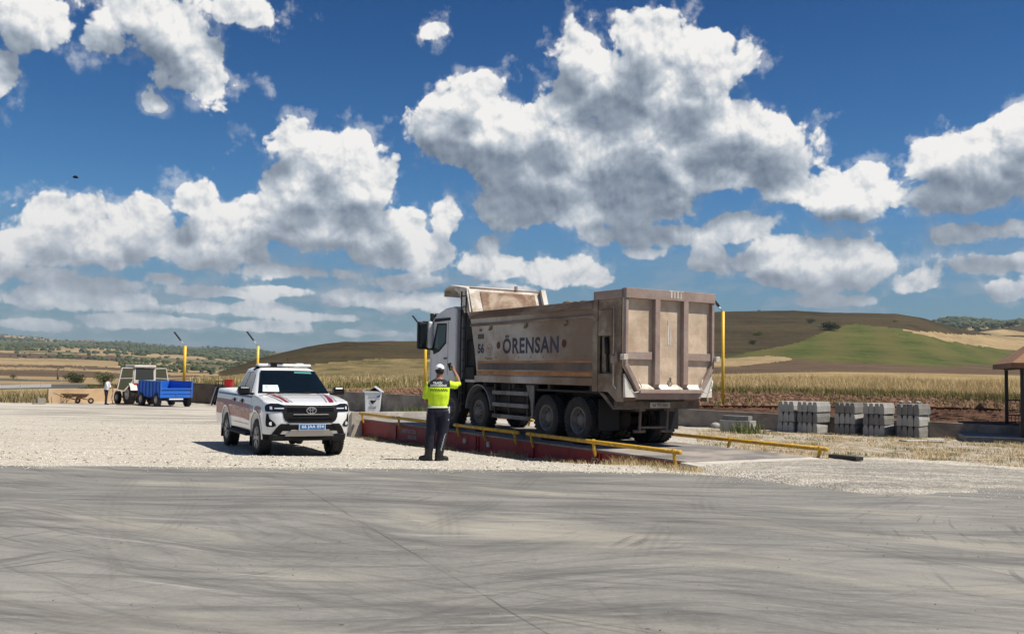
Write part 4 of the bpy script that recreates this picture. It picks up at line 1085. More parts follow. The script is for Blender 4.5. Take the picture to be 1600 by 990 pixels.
# rubble in the body, a thing of its own
lb = MB(); rws = []
rl = random.Random(4)
for i in range(34):
    row = []
    for j in range(14):
        x = -1.6 + 6.6 * i / 33; y = -1.12 + 2.24 * j / 13
        h = 2.6 + .62 * math.exp(-((x + .1) / 1.1) ** 2) * (1 - (y / 1.5) ** 2) + .18 * math.exp(-((x - 3) / 1.5) ** 2) + .16 * mn.noise(Vector((x * 2.2, y * 2.2, 5))) + .10 * mn.noise(Vector((x * 6, y * 6, 5)))
        row.append((x, y, h + (.06 if abs(y) > .6 and -1 < x < .9 else 0)))
    rws.append(row)
lb.patch(rws, lambda a, b_, c: (a, b_, c))
for k in range(26):
    x = rl.uniform(-.5, .9); y = rl.uniform(.4, 1.08); lb.ball((x, y, 3.17 + rl.uniform(0, .10)), rl.uniform(.05, .12), 4, 6, (1.3, 1, .7))
lo_ = lb.build('rubble_load', M_LOAD, None); lo_.matrix_world = TM
tag(lo_, 'dark brown rubble heaped in the dump truck body, showing above its side', 'rubble', kind='stuff')

# ------------------------------------------------------------------ white patrol pickup (x forward from the front axle, y left, z up)
M_WPAINT = mat('white_car_paint', (.74, .75, .76), .22, coat=.6, var=.02, dirt=(.45, .40, .33), damt=.16, dscale=1.3)
M_MAROON = mat('maroon_stripe', (.22, .012, .02), .35, coat=.3, dirt=(.3, .12, .1), damt=.25, dscale=2)
M_DULLRED = mat('dull_red_door_band', (.27, .035, .035), .35, coat=.3, var=.2, vscale=1.5, dirt=(.38, .19, .15), damt=.4, dscale=1.2)
M_BLUES = mat('blue_stripe', (.025, .07, .25), .4)
M_BLK = mat('gloss_black_trim', (.006, .006, .007), .28, spec=.4)
M_BLKM = mat('matt_black_trim', (.007, .007, .008), .65, spec=.25)
M_SILV = mat('silver_skid_plate', (.40, .38, .36), .4, metal=.3)
M_WSCR = mat('windscreen_glass', (.004, .008, .012), .04, spec=.22)
M_ALLOY = mat('dark_alloy', (.30, .30, .31), .35, metal=.6)
M_PLBL = mat('blue_number_plate', (.02, .13, .38), .4)
M_PLW = mat('plate_white', (.75, .78, .80), .5)
M_HLMP = mat('headlamp_glass', (.012, .014, .02), .08, spec=.5)
M_DRL = mat('daylight_strip', (.60, .66, .70), .2)

def itp(tb, x): return interp(tb, x)
def nose_x(y, z):
    a = min(1.0, abs(y) / .925)
    return .935 - .09 * a ** 2 - .24 * a ** 7 - (.10 * ((z - .72) / .33) ** 2 if z > .72 else 0) - (.06 * ((.62 - z) / .25) ** 2 if z < .62 else 0)
def side_y(x, z):
    k = .925
    if z > .82: k -= .045 * ((z - .82) / .38) ** 1.6
    if z < .6: k -= .02 * ((.6 - z) / .2)
    k += .012 * math.exp(-((z - .86) / .05) ** 2)
    return k
def top_z(x, y):
    z = itp([(-4.5, 1.25), (-2.45, 1.20), (-.36, 1.19), (0, 1.165), (.45, 1.105), (.75, 1.045), (.95, .985)], x)
    z -= .035 * (abs(y) / .9) ** 3
    if x > -.36: z += .018 * max(0, 1 - abs(abs(y) - .55) / .12) * min(1, (x + .4) / .3)
    return z
PK_ANG = -62.2; PK_LOC = (-4.58, 20.90, -.125)
XR, ZB = -4.33, .37; AZ = .34; LIFT = .115
pick = thing('pickup_truck', 'white double cab patrol pickup with maroon stripes and roof light bar parked on the gravel', 'pickup', PK_LOC, R(PK_ANG))
def build_body():
    nx, ny, nz = 90, 26, 18
    def S(u, v, w_):
        z = ZB + w_ * .8; y = v * .92; x = 0
        for _ in range(5):
            xf = nose_x(y, z); x = XR + (xf - XR) * u
            y = v * side_y(x, z); z = ZB + w_ * (top_z(x, y) - ZB)
        return (x, y, z)
    b = MB(); b.smooth = True
    def grid(n1, n2, f):
        vs = [f(i / n1, j / n2) for i in range(n1 + 1) for j in range(n2 + 1)]
        fs = [(i * (n2 + 1) + j, i * (n2 + 1) + j + 1, (i + 1) * (n2 + 1) + j + 1, (i + 1) * (n2 + 1) + j) for i in range(n1) for j in range(n2)]
        b.add(vs, fs)
    grid(nx, ny, lambda p, q: S(p, 2 * q - 1, 1)); grid(nx, ny, lambda p, q: S(p, 2 * q - 1, 0))
    grid(nx, nz, lambda p, q: S(p, 1, q)); grid(nx, nz, lambda p, q: S(p, -1, q))
    grid(ny, nz, lambda p, q: S(1, 2 * p - 1, q)); grid(ny, nz, lambda p, q: S(0, 2 * p - 1, q))
    o = b.build('body', [M_WPAINT, M_BLKM], pick, fix=False)
    bm = bmesh.new(); bm.from_mesh(o.data); bmesh.ops.remove_doubles(bm, verts=bm.verts, dist=.0008); bmesh.ops.recalc_face_normals(bm, faces=bm.faces); bm.to_mesh(o.data); bm.free()
    mb = o.modifiers.new('b', 'BEVEL'); mb.width = .045; mb.segments = 4; mb.limit_method = 'ANGLE'; mb.angle_limit = R(50)
    cuts = []
    for ax in (0, -3.085):
        for s in (1, -1):
            c = MB(); c.m = 1; c.cyl((ax, s * .52, AZ), (ax, s * 1.3, AZ), .475, n=40); cuts.append(c.build('cut', [M_WPAINT, M_BLKM], pick))
    c = MB(); c.m = 1; c.bx(-4.24, -2.52, -.76, .76, .78, 2.2); cuts.append(c.build('cut', [M_WPAINT, M_BLKM], pick))
    for c in cuts:
        bo = o.modifiers.new('bo', 'BOOLEAN'); bo.operation = 'DIFFERENCE'; bo.object = c; bo.solver = 'EXACT'
    bake(o)
    for c in cuts: bpy.data.objects.remove(c)
    o.data.materials.clear(); o.data.materials.append(M_WPAINT); o.data.materials.append(M_BLKM)
    return o
pbody = build_body(); pbody.location.z = LIFT

def side_strip(name, m, x0, x1, zf0, zf1, s, off=.005, n=24, parent=None, rows=4):
    b = MB(); R_ = []
    for j in range(rows + 1):
        R_.append([(x0 + (x1 - x0) * i / n, (zf0(x0 + (x1 - x0) * i / n) * (1 - j / rows) + zf1(x0 + (x1 - x0) * i / n) * j / rows)) for i in range(n + 1)])
    b.patch(R_, lambda x, z: (x, s * (side_y(x, z) + off), z))
    return b.build(name, m, parent or pbody)
arch_r = .49
def above(ax, z, pad=0.0):
    """lowest z at x that clears the wheel arch"""
    return z
def arch_z(x, z):
    for ax in (0, -3.085):
        d = abs(x - ax)
        if d < arch_r: z = max(z, AZ + math.sqrt(arch_r ** 2 - d ** 2) + .0)
    return z
for s in (1, -1):
    side_strip('blue_stripe', M_BLUES, -.55, -4.2, lambda x: 1.085 + .012 * (x / -4), lambda x: 1.125 + .012 * (x / -4), s)
    side_strip('red_band', M_MAROON, -2.50, -4.25, lambda x: arch_z(x, .62), lambda x: max(.985, arch_z(x, .62) + .01), s, n=40)
    side_strip('red_band', M_DULLRED, -.62, -2.48, lambda x: .62 - .05 * max(0, (x + 1.2)), lambda x: .965 - .03 * max(0, (x + 1.6)), s)
    side_strip('red_chevron', M_MAROON, .28, .05 - .62 + .9, lambda x: arch_z(x, .80), lambda x: .92, s, n=6) if False else None
    side_strip('red_flash', M_MAROON, -.12, .42, lambda x: max(arch_z(x, .78), .80), lambda x: max(.94 - .08 * abs(x - .1), arch_z(x, .78) + .004), s, n=16)
    for k in range(3): side_strip('slash_mark', M_BLUES, -.56 + .12 * k, -.52 + .12 * k, lambda x: max(.76, arch_z(x, .7)), lambda x: .93, s, n=2)
    # sill crease, black step, mud flaps, handles
    side_strip('crease', M_GREYR, -.7, -2.35, lambda x: .505, lambda x: .517, s, off=.004)
    b = MB(); b.box((-1.5, s * .93, .42), (2.0, .20, .06)); b.bx(-2.3, -.7, *sorted((s * .72, s * .86)), .36, .52); b.build('side_step', M_BLKM, pick, bevel=.02)
    for ax in (0, -3.085):
        b = MB(); b.bx(ax - .50, ax - .485, *sorted((s * .68, s * .93)), .18, .50); b.build('mud_flap', M_BLKM, pick)
    for xx in (-1.42, -2.22):
        b = MB(); b.box((xx, s * .937, 1.0), (.20, .035, .045)); b.build('door_handle', M_BLK, pbody, bevel=.01)
        b = MB(); b.box((xx + .02, s * .915, 1.0), (.11, .02, .08)); b.build('handle_recess', M_BLKM, pbody)
    for xx in (-.52, -1.52, -2.46):
        side_strip('door_gap', M_BLKM, xx, xx + .010, lambda x: .50, lambda x: 1.13, s, off=.004, n=1, rows=10)
    # wheel arch lips
    for ax in (0, -3.085):
        b = MB(); rws = []
        for i in range(29):
            a = PI * (-.05 + 1.10 * i / 28); rws.append([(ax + q * math.cos(a), AZ + q * math.sin(a)) for q in (.472, .49, .505)])
        b.patch(rws, lambda x, z: (x, s * (side_y(x, z) + .008), z)); b.smooth = True
        lip = b.build('arch_lip', M_WPAINT, pbody); so_ = lip.modifiers.new('s', 'SOLIDIFY'); so_.thickness = .02; so_.offset = 0
# door writing
def sidefn(x0, z0, s):
    def f(u, v):
        x = x0 - u if s > 0 else x0 + u
        z = z0 + v; return (x, s * (side_y(x, z) + .008), z)
    return f
M_PINK = mat('pale_lettering', (.60, .52, .50), .5)
for s in (1, -1): lettering('JANDARMA', .13, 1.15, None or (0, 0, 0), lv, ru, M_PINK, pbody, bold=.02, fn=sidefn(-1.55, .80, s))

# front
def front(name, m, rows, off=.006, parent=None, nn=10, thick=0.0):
    """rows: (z, y0, y1)"""
    b = MB(); R_ = [[(y0 + (y1 - y0) * i / nn, z) for i in range(nn + 1)] for z, y0, y1 in rows]
    b.patch(R_, lambda y, z: (nose_x(y, z) + off, y, z)); o = b.build(name, m, parent or pbody, fix=False)
    if thick: q = o.modifiers.new('s', 'SOLIDIFY'); q.thickness = thick; q.offset = 0
    return o
gr = front('grille', M_BLKM, [(.985, -.64, .64), (.94, -.66, .66), (.87, -.63, .63), (.82, -.58, .58), (.74, -.57, .57), (.67, -.54, .54), (.62, -.46, .46)], .010, nn=20)
for z in (.90, .865, .93): front('grille_bar', M_BLK, [(z + .006, -.5, .5), (z - .006, -.5, .5)], .018, gr, thick=.012)
front('grille_frame_bar', M_SILV, [(.800, -.36, .36), (.785, -.38, .38)], .022, gr, thick=.012)
front('grille_bar', M_BLK, [(.72, -.46, .46), (.705, -.46, .46)], .02, gr, thick=.012)
em = MB()
def ell(b, cy, cz, ry, rz, w_, n=28):
    for i in range(n):
        a0, a1 = 2 * PI * i / n, 2 * PI * (i + 1) / n
        b.bar((nose_x(cy, cz) + .035, cy + ry * math.cos(a0), cz + rz * math.sin(a0)), (nose_x(cy, cz) + .035, cy + ry * math.cos(a1), cz + rz * math.sin(a1)), w_, .012, (1, 0, 0))
ell(em, 0, .875, .10, .066, .016); ell(em, 0, .875, .030, .062, .012); ell(em, 0, .905, .066, .026, .012)
em.build('emblem', M_CHRM, gr)
for s in (1, -1):
    h = front('headlight', M_HLMP, [(1.015, s * .66, s * .80), (.985, s * .56, s * .875), (.94, s * .52, s * .895), (.875, s * .53, s * .895), (.845, s * .62, s * .885)], .012)
    front('light_strip', M_DRL, [(.925, s * .56, s * .74), (.905, s * .56, s * .74)], .020, h, thick=.006)
    front('lens', M_DRL, [(.95, s * .78, s * .82), (.89, s * .78, s * .82)], .020, h, thick=.006)
    f = front('fog_vent', M_BLKM, [(.80, s * .845, s * .875), (.70, s * .825, s * .885), (.63, s * .74, s * .885), (.56, s * .70, s * .88), (.53, s * .76, s * .86)], .010)
    lb_ = MB(); lb_.cyl((nose_x(s * .80, .60) - .005, s * .80, .60), (nose_x(s * .80, .60) + .022, s * .80, .60), .038, n=16); lb_.build('fog_lamp', M_DRL, f)
    front('bumper_corner', M_BLKM, [(.60, s * .43, s * .62), (.56, s * .50, s * .665), (.48, s * .56, s * .72), (.41, s * .60, s * .76), (.34, s * .66, s * .79)], .016, thick=.01)
    # mirror
    b = MB(); b.box((-.62, s * 1.06, 1.24), (.15, .27, .19)); mr = b.build('mirror', M_BLK, pbody, bevel=.06, bseg=4)
    b = MB(); b.bar((-.60, s * .84, 1.17), (-.61, s * 1.0, 1.18), .09, .05); b.build('mirror_arm', M_BLKM, mr)
front('lower_intake', M_BLKM, [(.585, -.46, .46), (.545, -.52, .52), (.45, -.60, .60)], .012)
front('skid_plate', M_SILV, [(.475, -.40, .40), (.40, -.47, .47), (.345, -.52, .52)], .035, thick=.02)
b = MB(); b.bx(.35, .84, -.78, .78, .36, .50); b.bx(-4.2, .4, -.55, .55, .34, .52); b.build('underbody', M_BLKM, pick, bevel=.02)
pl = MB(); pl.box((nose_x(0, .535) + .045, .02, .535), (.012, .56, .125)); pl = pl.build('number_plate', M_PLW, pbody)
pl2 = MB(); pl2.box((nose_x(0, .535) + .0505, .02, .535), (.008, .535, .105)); pl2.build('plate_field', M_PLBL, pl)
lettering('66 JAA 054', .084, .46, (nose_x(0, .535) + .0562, 0.03, .535), (0, 1, 0), (0, 0, 1), M_PLW, pl, 'plate_characters', bold=.012, spacing=1.08)
# bonnet seam and stripes
def hood(name, m, rows, off=.005):
    """rows of (x, y0, y1)"""
    b = MB(); b.patch([[(x, y0 + (y1 - y0) * i / 4) for i in range(5)] for x, y0, y1 in rows], lambda x, y: (x, y, top_z(x, y) + off)); return b.build(name, m, pbody)
for s in (1, -1):
    xs = [-.34 + 1.14 * i / 14 for i in range(15)]
    cy = lambda x: .60 - .13 * ((x + .34) / 1.14) ** 1.3
    for off, wd, m in ((0, .10, M_MAROON), (.105, .018, M_BLK), (-.105, .018, M_BLK)):
        hood('bonnet_stripe', m, [(x, s * (cy(x) + off - wd / 2), s * (cy(x) + off + wd / 2)) for x in xs])
M_DTXT = mat('dark_green_lettering', (.04, .07, .06), .5)
def hoodfn(x0):
    return lambda u, v: (x0 - v, u, top_z(x0 - v, u) + .006)
lettering('T.C. İÇİŞLERİ BAKANLIĞI', .06, .56, (0, 0, 0), lv, ru, M_DTXT, pbody, bold=.02, fn=hoodfn(-.14))
lettering('JANDARMA GENEL KOMUTANLIĞI', .055, .86, (0, 0, 0), lv, ru, M_DTXT, pbody, bold=.02, fn=hoodfn(.0))

# greenhouse
bz, rz = 1.165, 1.725
def gh(u, v):
    """u 0..1 front to rear at base, v 0..1 base to roof -> x"""
    return None
base = [(-.30, .50), (-.42, .80), (-.60, .865), (-2.38, .865), (-2.46, .80)]
roof = [(-1.06, .46), (-1.12, .61), (-1.22, .655), (-2.16, .645), (-2.24, .60)]
g_ = MB(); rings = []
fullb = [(x, y, bz) for x, y in base] + [(x, -y, bz) for x, y in reversed(base)]
fullr = [(x, y, rz - (.03 if abs(y) > .6 else .0)) for x, y in roof] + [(x, -y, rz - (.03 if abs(y) > .6 else .0)) for x, y in reversed(roof)]
g_.loft([fullb, fullr], caps=False, sm=False)
# crowned roof
mid = [(x * .97 - .05, y * .82, rz + .022) for x, y in roof] + [(x * .97 - .05, -y * .82, rz + .022) for x, y in reversed(roof)]
g_.loft([fullr, mid], caps=False, sm=False); g_.add(mid, [tuple(range(len(mid)))])
ghouse = g_.build('cabin', M_WPAINT, pbody, bevel=.05, bseg=4)
for p in ghouse.data.polygons: p.use_smooth = True
def lerp3(a, b_, t): return Vector(a) * (1 - t) + Vector(b_) * t
# windscreen: a slightly bowed sheet just proud of the frame
ws = MB(); rws = []
for j in range(9):
    v = .05 + .87 * j / 8; row = []
    hw = .80 * (1 - v) + .60 * v
    for i in range(17):
        y = -hw + 2 * hw * i / 16; a = abs(y) / hw
        xb = (-.30 * (1 - v) + -1.06 * v); xe = (-.42 * (1 - v) + -1.12 * v); yk = (.50 * (1 - v) + .46 * v)
        x = xb if abs(y) < yk else xb + (xe - xb) * (abs(y) - yk) / max(.01, (.80 * (1 - v) + .61 * v) - yk)
        row.append((x + .014, y, bz + (rz - bz) * v + .006 + .008 * (1 - a * a)))
    rws.append(row)
ws.smooth = True; ws.patch(rws, lambda a, b_, c: (a, b_, c)); ws.sm = [True] * len(ws.f)
wsc = ws.build('windscreen', M_WSCR, ghouse)
def wpt(y, v, off=.012):
    hw = .80 * (1 - v) + .60 * v; yk = (.50 * (1 - v) + .46 * v); xb = (-.30 * (1 - v) + -1.06 * v); xe = (-.42 * (1 - v) + -1.12 * v)
    x = xb if abs(y) < yk else xb + (xe - xb) * (abs(y) - yk) / max(.01, (.80 * (1 - v) + .61 * v) - yk)
    return (x + .014 + off, y, bz + (rz - bz) * v + .010 + off * .9)
pp = MB(); pp.patch([[(-.70, .08), (-.50, .08), (-.36, .08)], [(-.68, .20), (-.50, .20), (-.35, .20)], [(-.66, .33), (-.5, .33), (-.35, .33)]], lambda y, v: wpt(y, v)); pp.build('paper_notice', mat('white_paper', (.62, .78, .78), .6), wsc)
for k, v in enumerate((.18, .24, .28)):
    pp = MB(); pp.patch([[(-.62, v), (-.40, v)], [(-.62, v + .012), (-.40, v + .012)]], lambda y, vv: wpt(y, vv, .016)); pp.build('notice_line', M_GREYR, wsc)
pp = MB(); pp.patch([[(.10, .80), (.50, .78)], [(.12, .86), (.50, .86)]], lambda y, v: wpt(y, v)); pp.build('sun_strip', mat('teal_sun_strip', (.08, .25, .24), .2), wsc)
pp = MB(); pp.box((-.86, .0, 1.55), (.05, .2, .07)); pp.build('inner_mirror', M_BLKM, ghouse)
for y in (.12, -.5):
    w_ = MB(); a = Vector(wpt(y, .03, .02)); c = Vector(wpt(y + .42, .10, .02)); w_.bar(a, c, .018, .015); w_.build('wiper', M_BLKM, ghouse)
# side glass
def sg(x, z, s, off=.006):
    z = bz + (z - bz) * .56 / .62
    v = (z - bz) / (rz - .03 - bz); yb = .865; yr = .650; return (x, s * (yb + (yr - yb) * v + off), z)
for s in (1, -1):
    for nm, pts in (('front_window', [(-.80, 1.205), (-1.60, 1.205), (-1.60, 1.69), (-1.27, 1.685), (-1.10, 1.60)]), ('rear_window', [(-1.68, 1.205), (-2.26, 1.225), (-2.20, 1.42), (-2.08, 1.62), (-2.0, 1.67), (-1.68, 1.69)])):
        # trim in black behind the pane
        cx = sum(p[0] for p in pts) / len(pts); cz = sum(p[1] for p in pts) / len(pts)
        b = MB(); b.add([sg(cx + (x - cx) * 1.06, cz + (z - cz) * 1.06, s, .004) for x, z in pts], [tuple(range(len(pts)))]); tr = b.build('window_trim', M_BLKM, ghouse)
        b = MB(); b.add([sg(x, z, s, .009) for x, z in pts], [tuple(range(len(pts)))]); b.build(nm, M_GLASSD, ghouse)
b = MB(); b.add([(-2.475, -.70, 1.22), (-2.475, .70, 1.22), (-2.29, .54, 1.65), (-2.29, -.54, 1.65)], [(0, 1, 2, 3)]); b.build('rear_screen', M_GLASSD, ghouse)
# roof light bar
lbz = 1.925
lb2 = thing  # noqa
b = MB(); b.box((-1.42, 0, lbz), (.24, 1.22, .06)); bar = b.build('light_bar', M_PLW, pick, bevel=.02)
b = MB(); b.box((-1.38, -.20, lbz + .01), (.22, .26, .10)); b.box((-1.38, -.20, lbz + .055), (.30, .34, .02)); b.build('siren_speaker', M_BLK, bar, bevel=.01)
b = MB(); b.box((-1.28, -.13, lbz - .005), (.03, .12, .05)); b.build('beacon_window', M_PLW, bar)
b = MB(); b.box((-1.40, .36, lbz + .035), (.14, .16, .03)); b.build('beacon', mat('pale_teal_lens', (.45, .68, .66), .2), bar, bevel=.01)
for s in (1, -1):
    b = MB(); b.bar((-1.42, s * .58, 1.84), (-1.42, s * .60, lbz - .02), .08, .05); b.bar((-1.42, s * .60, 1.87), (-1.42, s * .68, 1.81), .06, .03); b.build('bar_foot', M_BLKM, bar)
b = MB(); b.cyl((-2.1, .3, 1.74), (-2.25, .3, 2.0), .006, n=6); b.build('aerial', M_BLKM, ghouse)
# wheels: alloy with five twin spokes
def alloy():
    t, q, hb = wheel_proto(.385, .265, .225, False, 40)
    q = MB(); h = .1325
    q.lathe([(h * .86, .232), (h * .92, .222), (h * .5, .205), (-h * .5, .20), (-h * .55, .03), (-h * .5, 0)], n=40)
    for k in range(6):
        a = 2 * PI * k / 6
        for da in (-.16, .16):
            q.bar((.05 * math.cos(a), h * .74, .05 * math.sin(a)), (.215 * math.cos(a + da), h * .80, .215 * math.sin(a + da)), .035, .04, (0, 1, 0))
    q.cyl((0, h * .4, 0), (0, h * .86, 0), .06, n=16)
    hb = MB(); hb.cyl((0, -h * .5, 0), (0, h * .0, 0), .15, n=20)
    out = []
    for b_, nm, m in ((t, 'tyre', mat('clean_tyre_rubber', (.018, .018, .019), .75, dirt=(.07, .06, .05), damt=.2)), (q, 'rim', M_ALLOY), (hb, 'wheel', M_BLKM)):
        o = b_.build(nm, m); out.append(o.data); bpy.data.objects.remove(o)
    return out
AL = alloy()
for ax in (0, -3.085):
    for s in (1, -1): add_wheel(pick, AL, ax, s * .785, .383, s < 0)
# by the far wall, seen past the tail of the pickup
CRM = mat('red_plastic', (.55, .035, .03), .45, dirt=(.5, .2, .15), damt=.3)
p0 = GH(341, 633)
st = thing('equipment_stand', 'black steel stand with sloping legs half hidden by the tail of the pickup', 'stand', p0, R(0))
b = MB()
for y in (-.3, .3):
    b.bar((-.35, y, .05), (.0, y, 1.25), .07); b.bar((.55, y, .05), (.35, y, 1.25), .07); b.bar((-.12, y, 1.2), (-.12, y, 1.66), .04); b.bar((.32, y, 1.2), (.32, y, 1.66), .04); b.bar((-.12, y, 1.66), (.32, y, 1.66), .04)
b.bx(-.15, 1.15, -.32, .32, 1.18, 1.26); b.bar((-.3, -.3, .25), (-.3, .3, .25), .05); b.bx(-.10, .4, -.28, .28, .3, 1.2)
b.bar((1.05, -.25, .05), (1.05, -.25, 1.2), .06); b.bar((1.05, .25, .05), (1.05, .25, 1.2), .06)
b.build('frame', M_BLKM, st)
b = MB(); b.bar((-.42, -.34, .12), (-.08, -.34, 1.28), .05); b.build('pale_leg', M_GALV, st)
cr = thing('red_crate', 'red plastic crate seen just above the load bed of the white pickup', 'crate', p0 + Vector((.68, 0, 1.26)), R(0))
b = MB(); b.box((0, 0, .26), (.50, .45, .50), taper=1.08); b.build('crate_box', CRM, cr, bevel=.02)
b = MB(); b.box((0, 0, .52), (.60, .52, .05)); b.build('rim', CRM, cr, bevel=.01)
for k in range(3):
    b = MB(); b.bx(-.16 + .14 * k, -.12 + .14 * k, -.27, -.24, .05, .48); b.build('rib', CRM, cr)

# ------------------------------------------------------------------ people
from mathutils.bvhtree import BVHTree
def limb(b, pts, rad, n=16, squash=None):
    """tapered limb through points; rad: radius or (rx, ry)"""
    rings = []
    pts = [Vector(p) for p in pts]
    for i, p in enumerate(pts):
        d = (pts[min(i + 1, len(pts) - 1)] - pts[max(i - 1, 0)]).normalized()
        u = Vector((0, 1, 0)) if abs(d.y) < .8 else Vector((1, 0, 0))
        r = d.cross(u).normalized(); u = r.cross(d).normalized()
        rx, ry = rad[i] if isinstance(rad[i], tuple) else (rad[i], rad[i])
        rings.append([p + r * (rx * math.cos(t)) + u * (ry * math.sin(t)) for t in [2 * PI * k / n for k in range(n)]])
    b.loft(rings)
    return b
def torso(b, secs, n=28):
    """secs: (cx, cy, z, rx, ry)"""
    b.loft([[Vector((cx + rx * math.copysign(abs(math.cos(t)) ** .85, math.cos(t)), cy + ry * math.copysign(abs(math.sin(t)) ** .9, math.sin(t)), z)) for t in [2 * PI * k / n for k in range(n)]] for cx, cy, z, rx, ry in secs])
def fuse(b, name, mats, classify, parent, vox=.011, it=3):
    o = b.build(name, mats, parent)
    m = o.modifiers.new('r', 'REMESH'); m.mode = 'VOXEL'; m.voxel_size = vox; m.use_smooth_shade = True
    s = o.modifiers.new('s', 'SMOOTH'); s.factor = .5; s.iterations = it
    bake(o)
    o.data.materials.clear()
    for q in mats: o.data.materials.append(q)
    for p in o.data.polygons: p.material_index = classify(p.center); p.use_smooth = True
    # folds in the cloth
    for v in o.data.vertices:
        k = classify(v.co)
        if k not in (0,): 
            a = .006 * mn.noise(v.co * 9) + .004 * mn.noise(Vector((v.co.x * 20, v.co.y * 20, v.co.z * 7)))
            v.co += v.normal * a
    return o
M_SKIN = mat('tanned_skin', (.26, .125, .075), .6, var=.08)
M_NEON = mat('neon_yellow_cloth', (.62, .86, .02), .75, var=.10, vscale=7, bump=.3, bscale=40)
M_NAVY = mat('dark_navy_cloth', (.006, .007, .020), .85, var=.25, vscale=6, bump=.3, bscale=60)
M_BOOT = mat('black_boot_leather', (.008, .008, .009), .5)
M_HAIR = mat('black_hair', (.010, .008, .007), .7)
M_CAPW = mat('white_cap_cloth', (.80, .80, .82), .7)
M_BELT = mat('white_webbing', (.68, .68, .62), .7)
M_REFL = mat('silver_reflective', (.62, .65, .60), .45)

